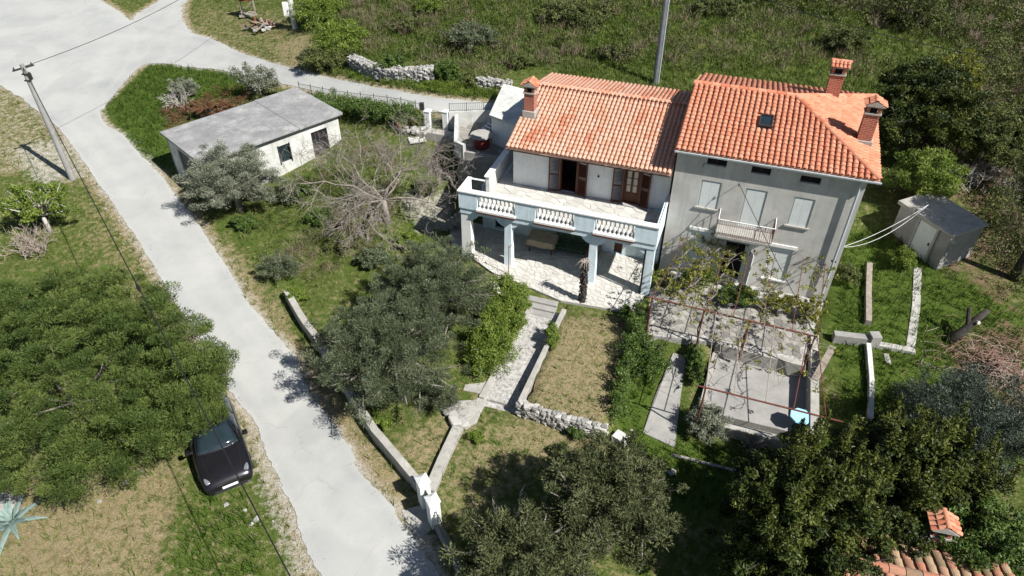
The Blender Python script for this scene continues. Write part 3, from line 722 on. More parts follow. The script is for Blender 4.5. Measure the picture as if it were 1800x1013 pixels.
# columns (slightly tapered) and beam with haunches
COLS = [(.06, .25), (2.30, .18), (6.62, .18), (9.34, .19)]
for k, (u, r) in enumerate(COLS):
    b = MB(); b.prism([(u-r-.03, -.2), (u+r+.03, -.2), (u+r+.03, .2), (u-r-.03, .2)], -.3, .1)
    n = len(b.v); b.v += [(u-r-.03, -.2, .1), (u+r+.03, -.2, .1), (u+r+.03, .2, .1), (u-r-.03, .2, .1), (u-r, -.16, 2.68), (u+r, -.16, 2.68), (u+r, .16, 2.68), (u-r, .16, 2.68)]
    b.f += [tuple(n+i for i in q) for q in ((0, 1, 5, 4), (1, 2, 6, 5), (2, 3, 7, 6), (3, 0, 4, 7))]
    b.build('column', M['white'] if k == 0 else M['blue'], house, bevel=.012)
bm_ = MB().box(-.2, 9.56, -.165, .165, 2.66, FW-.325)
bm_.build('beam', M['blue'], house)
for (u0, r0), (u1, r1) in zip(COLS[:-1], COLS[1:]):
    for s_, x in ((1, u0+r0), (-1, u1-r1)):
        if (u1-u0) < 1: continue
        pr = [(0, 2.66), (0, 2.28), (s_*.16, 2.33), (s_*.33, 2.47), (s_*.48, 2.66)]
        if s_ < 0: pr = pr[::-1]
        MB().extr([(x+q[0], q[1]) for q in pr], Matrix.Translation((0, -.14, 0)), .28).build('haunch', M['blue'], house)
for u in (2.3, 6.62, 9.34): MB().box(u-.12, u+.12, .17, 2.62, 2.42, FW-.325).build('cross_beam', M['blue'], house)
# balustrade
SOL = [(-.24, .75), (2.68, 3.72), (5.62, 6.62), (8.5, 9.58)]; PAN = [(.75, 2.68), (3.72, 5.62), (6.62, 8.5)]
for a, b in SOL: MB().box(a, b, -.25, -.02, FW-.02, FW+.9).build('parapet_panel', M['blue'], house, bevel=.01)
MB().box(-.28, 9.62, -.30, .03, FW+.9, FW+.985).build('handrail', M['cream'], house, bevel=.015)
MB().box(-.2, 9.55, -.2, -.03, FW-.33, FW-.03).build('slab_edge', M['blue'], house)
balu = MB().box(-.07, .07, -.07, .07, 0, .05).lathe([(.055, .05), (.035, .08), (.035, .10), (.062, .15), (.078, .22), (.066, .31), (.038, .43), (.03, .52), (.034, .60), (.05, .64), (.05, .66)], 10).box(-.065, .065, -.065, .065, .66, .70).mesh('baluster', M['cream'])
for a, b in PAN:
    MB().box(a-.05, b+.05, -.34, -.02, FW-.02, FW+.10).build('ledge', M['cream'], house, bevel=.01)
    MB().box(a-.06, b+.06, -.36, -.18, FW-.09, FW-.022).build('ledge_drip', M['wood_brown'], house)
    MB().box(a, b, -.24, -.06, FW+.80, FW+.898).build('top_rail_bed', M['blue'], house)
    n = 9
    for k in range(n):
        o = link('baluster', balu, house); o.location = (a+(k+.5)*(b-a)/n, -.15, FW+.101)
# left side of the balcony: low rail, black railing, stair
MB().box(-.28, -.06, .03, 1.15, FW+.9, FW+.97).build('handrail', M['cream'], house, bevel=.01)
MB().box(-.24, -.08, -.02, 1.1, FW-.02, FW+.9).build('parapet_panel', M['blue'], house)
MB().box(-.2, .62, 1.10, 1.18, FW+.86, FW+.91).build('stair_rail', M['cream'], house)
for k in range(6): MB().tube([(-.1+k*.13, 1.14, FW), (-.1+k*.13, 1.14, FW+.87)], .012, 5).build('rail_bar', M['iron'], house)
for k in range(11):
    MB().box(-.13-.27*k+.5, .17-.27*k+.5, 1.5, 2.6, -.3 if k > 8 else FW-.27*(k+1)-.3, FW-.27*(k+1)).build('stair_tread', M['concrete'], house)
MB().tube([(.6, 1.5, FW+.9), (-2.4, 1.5, .95)], .02, 6).build('stair_handrail', M['iron'], house)
# left parapet of the upper passage
MB().box(.55, .76, 1.42, 6.4, FW-.3, FW+.95).build('side_parapet', M['oldwhite'], house, bevel=.015)
MB().box(.50, .81, 1.37, 6.42, FW+.952, FW+1.0).build('parapet_coping', M['cream'], house)
MB().box(9.42, 9.58, -.02, WV, FW, FW+.9).build('side_parapet', M['blue'], house)
MB().box(9.52, 9.60, .05, WV-.01, FW+.902, FW+.95).build('parapet_coping', M['cream'], house)
# downpipe and lower openings
MB().tube([(9.12, -.24, 2.6), (9.12, -.24, -.02)], .045, 8).build('downpipe', M['cable'], house)
MB().box(gd[0], gd[1], 2.80, 2.83, 0, 2.1).build('door', M['wood_brown'], house)
MB().box(gw[0], gw[1], 2.80, 2.83, .1, 2.0).build('window', M['glass_dark'], house)
MB().box(7.15, 7.6, 2.80, 2.83, 0, 1.95).build('door', M['wood_brown'], house)
for k in range(2): MB().box(4.95-.12*k, 6.5, 2.6-.34*(k+1), 2.6-.34*k, .002, .34-.16*k).build('door_step', M['wood_tan'], house, bevel=.02)
# roof: slab, tiles, ridge, fascia
roof = MB()
EV, EZ, RV, RZ, BV, BZ, U0, U1 = 1.80, 5.60, 6.40, 6.95, 9.15, 6.40, 1.50, 9.52
for (va, za), (vb, zb) in (((EV, EZ), (RV, RZ)), ((RV, RZ), (BV, BZ))):
    roof.extr([(0, 0), (U1-U0, 0), (U1-U0, -.13), (0, -.13)], Matrix(((1, 0, 0, U0), (0, (vb-va), 0, va), (0, zb-za, 1, za), (0, 0, 0, 1))), 1.0)
roof = roof.build('roof', M['tile_a'], house)
upf = Vector((0, RV-EV, RZ-EZ)); slF = upf.length; upf.normalize(); upb = Vector((0, RV-BV, RZ-BZ)); slB = upb.length; upb.normalize()
W1 = (U1-U0)/38; L1 = slF/17
blobs = [(random.uniform(0, 38), random.uniform(1, 16), random.uniform(1, 2.3)) for _ in range(15)]+[(10, 6, 2.2), (11.5, 8, 2), (5.5, 4, 2.3), (17, 12, 1.6), (22, 5, 2), (14, 3, 1.4)]
def vf_main(si, c, r):
    v = random.betavariate(2, 4)*.55
    for bx, by, br in blobs:
        if math.hypot((c-bx)*1.2, (r-by)*.55) < br and random.random() < .7: v += .36
    return min(.99, v)
tile_slopes(house, roof, [(Vector((U0, EV-.04, EZ+.0)), Vector((1, 0, 0)), upf, 38, 17, None), (Vector((U1, BV+.04, BZ)), Vector((-1, 0, 0)), upb, 38, 11, None)], M['tile_a'], W1, L1, {0}, vf_main)
ridge_tiles(roof, (U0-.02, RV, RZ+.03), (U1, RV, RZ+.03), M['tile_a'], .4, .13)
MB().box(U0+.02, U1-.02, EV+.02, EV+.07, EZ-.20, EZ-.04).build('fascia', M['fascia'], house)
for k in range(14): MB().box(U0+.25+k*.585, U0+.33+k*.585, EV+.08, WV+.05, EZ-.125, EZ-.035, Matrix.Identity(4)).build('rafter', M['wood_brown'], house)
chimney(house, 2.0, 4.1, 6.2, 8.15, .52, .52, M['tile_b'], 'v', .42)
# annex by the lane: white flat roofed block
MB().prism([(-1.05, 6.6), (.49, 6.0), (1.4, 6.0), (1.4, 9.9), (-1.75, 10.6)], 2.4, 4.62).build('annex_wall', M['white'], house)
MB().prism([(-1.15, 6.5), (.49, 5.9), (1.42, 5.9), (1.42, 10.0), (-1.85, 10.75)], 4.622, 4.74).build('annex_roof', M['oldwhite'], house)

# ------------------------------------------------------------------ courtyard behind, level with the upper floor
ct = empty('courtyard', HO, HA); ct['kind'] = 'structure'
CP = [(-3.75, 8.1), (-2.6, 5.2), (-2.0, 4.9), (.5, 4.95), (.5, 6.0), (-1.0, 6.6), (-1.7, 9.3)]
MB().prism(CP, -.4, FW-.02).build('retaining_block', M['concrete'], ct)
paving(ct, [(-3.6, 8.0), (-2.5, 5.35), (-1.95, 5.1), (.4, 5.15), (.4, 5.95), (-1.08, 6.6), (-1.75, 9.1)], .40, FW+.01, M['stone_dark'], 120, loc=lambda a, b: hw(a, b, 4))  # paving colour darkened so the courtyard's shade reads deeper
def uwall(parent, name, pts, th, z0, z1, mat, cap=None):
    for (a, b), (c, d) in zip(pts[:-1], pts[1:]):
        t = Vector((c-a, d-b)); n = Vector((-t.y, t.x)).normalized()*th/2
        MB().prism([(a+n.x, b+n.y), (a-n.x, b-n.y), (c-n.x, d-n.y), (c+n.x, d+n.y)], z0, z1).build(name, mat, parent)
cw = empty('courtyard_wall', HO, HA); tag(cw, 'low white wall around the left side of the shaded upper courtyard', 'wall')
uwall(cw, 'wall_section', [(-3.85, 8.15), (-2.62, 5.12)], .22, FW-.3, FW+.62, M['oldwhite'])
uwall(cw, 'wall_section', [(-2.60, 5.10), (-2.0, 4.82)], .2, FW-.3, FW+.60, M['oldwhite'])
uwall(cw, 'wall_section', [(-1.95, 4.84), (.42, 4.88)], .16, FW-.3, FW+.2, M['concrete'])

# ------------------------------------------------------------------ the grey neighbour house
NU, NV, NZ = 9.66, 2.0, 1.3
nh = empty('grey_house', hw(NU, NV, NZ), HA)
tag(nh, 'taller grey rendered house with orange tiled hip roof, closed pale shutters and small iron balcony', 'house')
nu = lambda u: u-NU; nz = lambda z: z-NZ
LW = 17.62-NU; TOPZ = 7.80-NZ
win = [(nu(10.92), nu(11.83), nz(5.05), nz(6.47)), (nu(14.97), nu(15.86), nz(4.92), nz(6.40))]
bdoor = (nu(12.9), nu(13.84), nz(4.45), nz(6.42)); att = [(nu(a), nu(b), nz(z)-.0, nz(z)+.34) for a, b, z in ((11.0, 11.85, 7.26), (12.93, 13.75, 7.20), (15.0, 15.84, 7.14))]
lowd = (nu(12.6), nu(13.5), 0, 2.15); lw1 = (nu(10.9), nu(11.8), .85, 2.45); lw2 = (nu(14.6), nu(15.6), .5, 2.35)
wall_with_holes('front_wall', M['greywall'], nh, 0, LW, -.8, TOPZ, 0, .4, win+[bdoor]+att+[lowd, lw1, lw2])
MB().box(LW-.4, LW, .4, 7.2, -.8, TOPZ).build('right_wall', M['greywall'], nh)
MB().box(0, .4, .4, 7.2, -.8, TOPZ).build('left_wall', M['greywall'], nh)
MB().box(0, LW, 7.2, 7.5, -.8, TOPZ+.5).build('rear_wall', M['greywall'], nh)
gb = MB().extr([(.4, TOPZ), (7.2, TOPZ), (7.2, TOPZ+.45), (4.2, TOPZ+1.28), (.4, TOPZ+.1)], Matrix(((0, 1, 0, 0), (1, 0, 0, 0), (0, 0, 1, 0), (0, 0, 0, 1))), .3).build('gable_wall', M['greywall'], nh)
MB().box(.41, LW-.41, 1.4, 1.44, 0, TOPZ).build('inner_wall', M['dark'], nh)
def pale_shutters(h, nm='window'):
    o = MB().box(h[0], h[0]+.06, .05, .2, h[2], h[3]).box(h[1]-.06, h[1], .05, .2, h[2], h[3]).box(h[0]+.06, h[1]-.06, .05, .2, h[3]-.06, h[3]).build(nm, M['shutter'], nh)
    m = (h[0]+h[1])/2
    for a, b in ((h[0]+.062, m-.002), (m+.002, h[1]-.062)):
        MB().box(a, b, .03, .075, h[2]+.01, h[3]-.065).build('shutter_leaf', M['shutter'], o, bevel=.006)
    return o
for h in win:
    o = pale_shutters(h); MB().box(h[0]-.1, h[1]+.1, -.07, .2, h[2]-.08, h[2]-.002).build('sill', M['concrete_pale'], o)
pale_shutters(bdoor, 'balcony_door')
for h in att:
    o = MB().box(h[0], h[1], .14, .18, h[2], h[3]).build('attic_window', M['dark'], nh)
    MB().box((h[0]+h[1])/2-.02, (h[0]+h[1])/2+.02, .1, .138, h[2], h[3]).build('mullion', M['wood_brown'], o)
for h in (lw1, lw2):
    o = MB().box(h[0], h[1], .06, .1, h[2], h[3]).build('window', M['shutter'], nh); MB().box(h[0]-.12, h[1]+.12, -.05, .12, h[3]+.002, h[3]+.16).build('lintel', M['cream'], o)
    MB().box(h[0]-.08, h[1]+.08, -.06, .12, h[2]-.08, h[2]-.002).build('sill', M['cream'], o)
MB().box(lowd[0], lowd[1], .3, .34, 0, 2.15).build('doorway', M['dark'], nh)
o = MB().box(0, .85, -.02, .02, 0, 2.1).build('open_door_leaf', M['shutter'], nh); o.location = (lowd[1]+.01, -.03, .02); o.rotation_euler = (0, 0, math.radians(-62))
# balcony
bu0, bu1, bz = nu(11.98), nu(14.52), nz(4.28)
bal = MB().box(bu0, bu1, -.95, -.002, bz-.14, bz).build('balcony', M['concrete_pale'], nh, bevel=.012)
ir = M['rust']
for p, q in (((bu0+.03, -.92), (bu1-.03, -.92)), ((bu0+.03, -.92), (bu0+.03, -.01)), ((bu1-.03, -.92), (bu1-.03, -.01))):
    n = max(6, int(math.hypot(q[0]-p[0], q[1]-p[1])/.095))
    MB().tube([(*p, bz+.86), (*q, bz+.86)], .022, 6).build('top_rail', M['cream'], bal); MB().tube([(*p, bz+.08), (*q, bz+.08)], .012, 5).build('bottom_rail', ir, bal)
    MB().tube([(*p, bz+.62), (*q, bz+.62)], .009, 5).build('middle_rail', ir, bal)
    for k in range(n+1):
        x = p[0]+(q[0]-p[0])*k/n; y = p[1]+(q[1]-p[1])*k/n; MB().tube([(x, y, bz), (x, y, bz+.86)], .009, 4).build('bar', ir, bal)
for u in (bu0+.25, bu1-.25): MB().extr([(-.8, bz-.14), (0, bz-.14), (0, bz-.55)], Matrix(((0, 1, 0, u-.06), (1, 0, 0, 0), (0, 0, 1, 0), (0, 0, 0, 1))), .12).build('bracket', M['concrete'], bal)
# roof
ez, rz, bzz = 7.90-NZ, 9.2-NZ, 8.36-NZ
RU0, RU1, REV, RRV, RBV, RH = -.12, 18.02-NU, -.22, 4.2, 7.45, 14.2-NU
rf = MB(); T = .12
def slab(pts):
    n = len(rf.v); k = len(pts); rf.v += [tuple(p) for p in pts]+[(p[0], p[1], p[2]-T) for p in pts]
    rf.f.append(tuple(range(n, n+k))); rf.f.append(tuple(range(n+k, n+2*k))[::-1])
    for i in range(k): j = (i+1) % k; rf.f.append((n+j, n+i, n+k+i, n+k+j))
A_, B_, C_, D_ = (RU0, REV, ez), (RU1, REV, ez), (RH, RRV, rz), (RU0, RRV, rz); E_, F_ = (RU0, RBV, bzz), (RU1, RBV, bzz+.02)
slab([A_, B_, C_, D_]); slab([B_, F_, C_]); slab([D_, C_, F_, E_])
nroof = rf.build('roof', M['tile_b'], nh)
uF = Vector((0, RRV-REV, rz-ez)); lF = uF.length; uF.normalize(); uB = Vector((0, RRV-RBV, rz-bzz)); lB = uB.length; uB.normalize()
W2, L2 = .245, lF/18
vB, vF_, vC = Vector(B_), Vector(F_), Vector(C_)
aH = (vF_-vB).normalized(); hh = vC-vB; uH = (hh-aH*hh.dot(aH)); lH = uH.length; uH.normalize(); tC = hh.dot(aH); lnH = (vF_-vB).length
clipF = lambda x, s_: x < (RU1-RU0)-(RU1-RH)*(s_/lF)-.02
clipB = lambda x, s_: x > (RU1-RH)*(s_/lB)+.02
clipH = lambda x, s_: tC*(s_/lH)+.05 < x < lnH-(lnH-tC)*(s_/lH)-.05
SKY = (13.12-NU-RU0, 4.0)
clipF2 = lambda x, s_: clipF(x, s_) and not (abs(x-SKY[0]) < .33 and 2.15 < s_ < 2.95)
tile_slopes(nh, nroof, [(Vector(A_)+Vector((0, -.05, .0)), Vector((1, 0, 0)), uF, int((RU1-RU0)/W2), 18, clipF2), (vB, aH, uH, int(lnH/W2), int(lH/L2)+1, clipH), (vF_, Vector((-1, 0, 0)), uB, int((RU1-RU0)/W2), int(lB/L2), clipB)],
            M['tile_b'], W2, L2, {0}, lambda si, c, r: random.betavariate(2, 2.6))
ridge_tiles(nroof, (RU0, RRV, rz+.03), (RH, RRV, rz+.03), M['tile_b'], .42, .14)
ridge_tiles(nroof, Vector(B_)+Vector((0, 0, .03)), Vector(C_)+Vector((0, 0, .03)), M['tile_b'], .42, .15)
ridge_tiles(nroof, Vector(F_)+Vector((0, 0, .03)), Vector(C_)+Vector((0, 0, .03)), M['tile_b'], .42, .14)
MB().extr([(-.05, 0), (.05, 0), (.05, .07), (-.06, .07)], Matrix(((0, 1, 0, RU0), (1, 0, 0, REV-.05), (0, 0, 1, ez-.13), (0, 0, 0, 1))), RU1-RU0+.08).build('gutter', M['zinc'], nh)
MB().box(RU0+.02, RU1-.02, REV+.03, -.002, TOPZ+.002, TOPZ+.03).build('soffit', M['shutter'], nh)
MB().tube([(LW-.15, REV+.05, ez-.12), (LW-.25, -.16, ez-.45), (LW-.25, -.16, 2.2), (LW-.25, -.16, -.1)], .055, 8).build('downpipe', M['zinc'], nh)
MB().box(LW-.36, LW-.14, -.2, -.11, 2.2, 2.26).build('pipe_bracket', M['iron'], nh)
sk = MB().box(SKY[0]+RU0-.3, SKY[0]+RU0+.3, 0, .78, .02, .16)
p = Vector(A_)+Vector((0, 0, 0))+uF*2.16
skf = MB().box(-.3, .3, 0, .06, 0, .15).box(-.3, .3, .72, .78, 0, .15).box(-.3, -.24, .06, .72, 0, .15).box(.24, .3, .06, .72, 0, .15).build('skylight', M['fascia'], nh)
Mk = Matrix(((1, 0, 0, SKY[0]+RU0), (0, uF.y, -uF.z, p.y), (0, uF.z, uF.y, p.z), (0, 0, 0, 1))); skf.matrix_basis = Mk
MB().box(-.238, .238, .062, .718, .08, .1).build('pane', M['glass_dark'], skf); MB().box(-.34, .34, -.14, -.002, .02, .06).build('flashing', M['chrome'], skf)
chimney(nh, 15.85-NU, 7.75-NV, 8.72-NZ, 10.55-NZ, .62, .5, M['tile_b'], 'u', .08)
chimney(nh, 17.32-NU, 4.55-NV, 8.28-NZ, 10.25-NZ, .58, .52, M['tile_b'], 'v', .12)
# iron bracket with a cable on the facade
MB().tube([(nu(12.55), -.002, nz(6.55)), (nu(12.55), -.28, nz(6.58))], .014, 5).tube([(nu(12.55), -.28, nz(6.58)), (nu(12.55), -.28, nz(6.75))], .02, 5).build('cable_bracket', M['iron'], nh)
MB().tube([(nu(10.85), -.01, nz(7.1)), (nu(10.9), -.06, nz(7.35)), (nu(10.95), -.03, nz(7.3))], .012, 5).build('wall_hook', M['iron'], nh)

# ------------------------------------------------------------------ garage
ga = math.atan2(6.35, 6.5); gz0 = 1.5; gt = 4.25
g0 = P(280, 232, gt); gar = empty('garage', (g0.x, g0.y, gz0), ga)
tag(gar, 'long flat grey roofed garage with dirty white walls beside the road', 'garage')
GLn, GWd = 8.9, 5.2       # along +x, the width goes to -y
hg = gt-gz0-.12
wall_with_holes('front_wall', M['oldwhite'], gar, .18, GLn-.18, -.8, hg, -GWd+.18, -GWd+.4, [(4.55, 5.25, .9, 2.0), (6.75, 7.85, .35, 2.1)])
wr = MB()
def side_wall(nm, x0, x1, hole):
    b = MB(); y0, y1 = -GWd+.4, -.18
    if hole: b.box(x0, x1, y0, hole[0], -.8, hg).box(x0, x1, hole[1], y1, -.8, hg).box(x0, x1, hole[0], hole[1], hole[2], hg)
    else: b.box(x0, x1, y0, y1, -.8, hg)
    b.build(nm, M['oldwhite'], gar)
side_wall('left_wall', .18, .4, (-4.5, -1.5, 2.2)); side_wall('right_wall', GLn-.4, GLn-.18, None)
MB().box(.18, GLn-.18, -.4, -.18, -.8, hg).build('rear_wall', M['oldwhite'], gar)
MB().box(.26, .30, -4.5, -1.5, -.8, 2.2).build('garage_door', M['iron'], gar)
MB().box(4.55, 5.25, -GWd+.3, -GWd+.33, .9, 2.0).build('window', M['glass_dark'], gar); MB().box(6.75, 7.85, -GWd+.34, -GWd+.37, .35, 2.1).build('door_opening', M['dark'], gar)
MB().box(4.5, 4.56, -GWd+.14, -GWd+.3, .85, 2.05).box(5.24, 5.3, -GWd+.14, -GWd+.3, .85, 2.05).build('window_frame', M['iron'], gar)
MB().box(0, 6.0, -GWd, 0, hg+.002, hg+.12).build('roof_sheet', M['fibre'], gar, bevel=.01)
MB().box(6.004, GLn+.06, -GWd-.05, .03, hg+.01, hg+.14).build('roof_sheet', M['fibre'], gar, bevel=.01)
MB().box(-.02, GLn+.04, -GWd-.03, -GWd+.02, hg-.06, hg+.0).build('eave_board', M['iron'], gar)

# ------------------------------------------------------------------ shed on the right
s0 = P(1675, 412, 3.9); sb = hz(s0.x, s0.y)
shed = empty('shed', (s0.x, s0.y, sb), math.radians(24)); tag(shed, 'small windowless concrete shed with pale grey door under the trees', 'shed')
SH = 3.9-sb-.1
wall_ = MB().box(0, 2.2, 0, 3.0, -.4, SH).build('wall', M['concrete'], shed)
MB().prism([(-.12, -.12), (2.32, -.12), (2.32, 3.15), (-.12, 3.15)], SH+.002, [SH+.1, SH+.1, SH+.2, SH+.2]).build('roof', M['concrete_pale'], shed, bevel=.01)
dr = MB().box(-.05, -.005, .75, 1.7, .05, 1.95).build('door', M['shutter'], shed); MB().box(-.09, -.052, .82, .88, .95, 1.1).build('handle', M['iron'], dr)
MB().box(-.08, -.004, .62, .74, 0, 2.08).box(-.08, -.004, 1.71, 1.83, 0, 2.08).box(-.08, -.004, .74, 1.71, 1.96, 2.08).build('door_frame', M['concrete_pale'], shed)
# ------------------------------------------------------------------ stones
def stone_variants(name, mat, n=8):
    out = []
    for k in range(n):
        bm = bmesh.new(); bmesh.ops.create_cube(bm, size=1.0)
        for v in bm.verts: v.co += Vector([random.uniform(-.16, .16) for _ in range(3)])
        bmesh.ops.bevel(bm, geom=list(bm.edges), offset=.13, segments=1, affect='EDGES')
        me = bpy.data.meshes.new(name); bm.to_mesh(me); bm.free()
        a = me.attributes.new('var', 'FLOAT', 'FACE'); a.data.foreach_set('value', [k/(n-1)]*len(me.polygons)); me.materials.append(mat); out.append(me)
    return out
STONES = stone_variants('stone', M['drystone'])
def put_stones(parent, items, limit=300, name='stone', base=Vector((0, 0, 0))):
    """items: (world position, size xyz, yaw)"""
    items = sorted(items, key=lambda q: (q[0]-Vector((0, 0, CAM_H))).length); V = []; by = {}; rest = []
    for k, (p, s_, yaw) in enumerate(items):
        Mt = Matrix.Translation(p-base) @ Matrix.Rotation(yaw, 4, 'Z') @ Matrix.Rotation(random.gauss(0, .12), 4, 'X') @ Matrix.Diagonal((*s_, 1))
        me = random.choice(STONES)
        if k < limit: o = bpy.data.objects.new(name, me); COL.objects.link(o); o.parent = parent; o.matrix_basis = Mt
        else: rest.append((Mt, me))
    if rest:
        b = MB()
        for Mt, me in rest:
            n = len(b.v); b.v += [tuple(Mt @ q.co) for q in me.vertices]; b.f += [tuple(n+j for j in p.vertices) for p in me.polygons]; b.attr += [random.random()]*len(me.polygons)
        o = b.build('remaining_stones', M['drystone'], parent); o['kind'] = 'stuff'
def path_pts(pts, step):
    a = resample(pts, max(2, int(sum((Vector(pts[i+1][:2])-Vector(pts[i][:2])).length for i in range(len(pts)-1))/step)+1)); return [Vector((q[0], q[1])) for q in a]
def strip_wall(name, pts, th, htop, mat, parent=None, depth=.5, step=.6, follow=True, cap=None, capmat=None):
    """wall along world points; top follows the ground (htop above it) or htop is absolute"""
    c = path_pts(pts, step); b = MB(); n = len(c)
    L, R, T, B = [], [], [], []
    for i, p in enumerate(c):
        t = (c[min(i+1, n-1)]-c[max(i-1, 0)]).normalized(); nn = Vector((-t.y, t.x))*th/2
        L.append(p+nn); R.append(p-nn); g = hz(p.x, p.y); T.append(g+htop+random.uniform(-.02, .02) if follow else htop); B.append(min(g, T[-1])-depth)
    for i in range(n):
        b.v += [(L[i].x, L[i].y, B[i]), (R[i].x, R[i].y, B[i]), (R[i].x, R[i].y, T[i]), (L[i].x, L[i].y, T[i])]
    for i in range(n-1):
        k = 4*i
        for j in range(4): b.f.append((k+j, k+(j+1) % 4, k+4+(j+1) % 4, k+4+j))
    b.f.append((3, 2, 1, 0)); b.f.append(tuple(4*(n-1)+j for j in range(4)))
    return b.build(name, mat, parent, bevel=.012)
def rubble_wall(root, pts, th, h, size, follow=True, top=None, limit=300, loose=0.0):
    """core plus loose stones on both faces and the crown"""
    c = path_pts(pts, size*.95); items = []
    core = strip_wall('core', pts, th*.6, (h-.06) if follow else top-.06, M['mortar'], root, follow=follow)
    n = len(c)
    for i, p in enumerate(c):
        t = (c[min(i+1, n-1)]-c[max(i-1, 0)]).normalized(); nn = Vector((-t.y, t.x)); yaw = math.atan2(t.y, t.x); g = hz(p.x, p.y); tp = g+h if follow else top
        nr = max(1, int((tp-g+.05)/(size*.72)))
        for side in (-1, 1):
            for r in range(nr):
                s_ = size*random.uniform(.75, 1.25); q = p+nn*side*(th*.32)+t*random.uniform(-.4, .4)*size
                if random.random() < loose*.5 and r == nr-1: continue
                q = q+nn*random.gauss(0, loose*.12)
                items.append((Vector((q.x, q.y, g+(r+.5)*size*.72+random.uniform(-.03, .03)+random.gauss(0, loose*.06))), (s_*1.15, size*random.uniform(.7, 1.0), size*random.uniform(.6, .85)), yaw+random.gauss(0, .2)))
        for k in range(max(1, int(th/size))):
            q = p+nn*(th*(-.35+.7*(k+.5)/max(1, int(th/size))))
            items.append((Vector((q.x+random.gauss(0, loose*.1), q.y+random.gauss(0, loose*.1), tp-.03+random.gauss(0, loose*.09))), (size*random.uniform(.8, 1.3), size*random.uniform(.7, 1.1), size*random.uniform(.5, .75)), yaw+random.gauss(0, .5)))
    put_stones(root, items, limit)

# ------------------------------------------------------------------ garden path, lawn walls, low walls
pp = [P(a, b, z) for a, b, z in ((937,541,.66),(986,551,.66),(912,716,.42),(850,700,.42))]
gpth = MB().prism([tuple(q)[:2] for q in pp], 0.0, [q.z for q in pp]).build('garden_path', M['aggregate']); gpth['kind'] = 'structure'
ps = [P(a, b, .28) for a, b in ((850,702),(912,718),(909,728),(846,712))]
o = MB().prism([tuple(q)[:2] for q in ps], -.1, .27).build('path_step', M['aggregate']); o['kind'] = 'structure'
kerb = empty('path_kerb', (0, 0, 0)); kerb['kind'] = 'structure'
kp = [P(932,540,.8), P(846,698,.56)]
b = MB(); d = (kp[1]-kp[0]).normalized(); nn = Vector((-d.y, d.x, 0)).normalized()*.11
b.prism([tuple((kp[0]+nn))[:2], tuple((kp[0]-nn))[:2], tuple((kp[1]-nn))[:2], tuple((kp[1]+nn))[:2]], -.1, [kp[0].z, kp[0].z, kp[1].z, kp[1].z]).build('kerb', M['concrete_pale'], kerb)
lw = empty('lawn_side_wall', P(990, 545, .9)); tag(lw, 'narrow concrete wall between the garden path and the front lawn', 'wall')
a_, b_ = P(992, 543, 1.04), P(914, 706, 1.04); d = (b_-a_).normalized(); nn = Vector((-d.y, d.x, 0))*.11
MB().prism([tuple(q)[:2] for q in (a_+nn, a_-nn, b_-nn, b_+nn)], .0, 1.04).build('coping', M['concrete_pale'], lw, bevel=.015).matrix_parent_inverse = Matrix.Translation(-lw.location)
fwl = empty('lawn_front_wall', (0, 0, 0)); tag(fwl, 'rubble stone retaining wall at the low end of the front lawn', 'wall')
rubble_wall(fwl, [P(916, 708, .98), P(980, 729, .98), P(1062, 750, .98)], .34, .6, .21, False, 1.0)
rw = empty('roadside_wall', (0, 0, 0)); tag(rw, 'low concrete garden wall running beside the road up to the gate', 'wall')
RWP = [G(508, 527), G(535, 575), G(563, 612), G(610, 690), G(660, 770), G(737, 862)]
strip_wall('wall_body', RWP, .3, .62, M['concrete_pale'], rw)
pw = empty('low_path_wall', (0, 0, 0)); tag(pw, 'low wide stone kerb wall running from the gate up to the garden path', 'wall')
strip_wall('wall_body', [G(756, 868), G(780, 810), G(812, 742)], .42, .26, M['concrete_pale'], pw)
# stone landing and rubble at the head of that wall
ld = MB().prism([tuple(P(a, b, .45))[:2] for a, b in ((822,672),(860,690),(838,740),(818,752),(787,722))], -.2, .44).build('stone_landing', M['concrete_pale'], None, bevel=.02); ld['kind'] = 'structure'
o = MB().box(-.45, .45, -.36, .36, 0, .09).build('stone_slab', M['concrete_pale'], None, bevel=.015); o.location = P(836, 681, .445); o.rotation_euler = (0, 0, -.25); tag(o, 'square pale stone slab lying beside the path', 'slab')
c0 = P(812, 722, .5)
for k, lb in enumerate(['largest rubble block lying at the end of the low stone wall', 'flat pale rubble stone on the landing next to the slab', 'pointed rubble stone leaning at the corner of the landing', 'small rubble stone in the middle of the broken landing', 'rounded rubble stone at the grass edge of the landing', 'dark edged rubble stone above the low wall end', 'broken rubble piece nearest the olive tree', 'thin rubble piece between the other landing stones']):
    q = [(790,722),(803,712),(812,735),(806,726),(818,728),(812,745),(796,732),(800,742)][k]; p = P(*q, .5)
    o = bpy.data.objects.new('rubble_stone', STONES[k % 8]); COL.objects.link(o); o.location = p; s_ = random.uniform(.28, .45); o.scale = (s_*1.2, s_, s_*.55); o.rotation_euler = (0, 0, random.uniform(0, 3))
    tag(o, lb, 'stone', 'rubble stones on the landing')

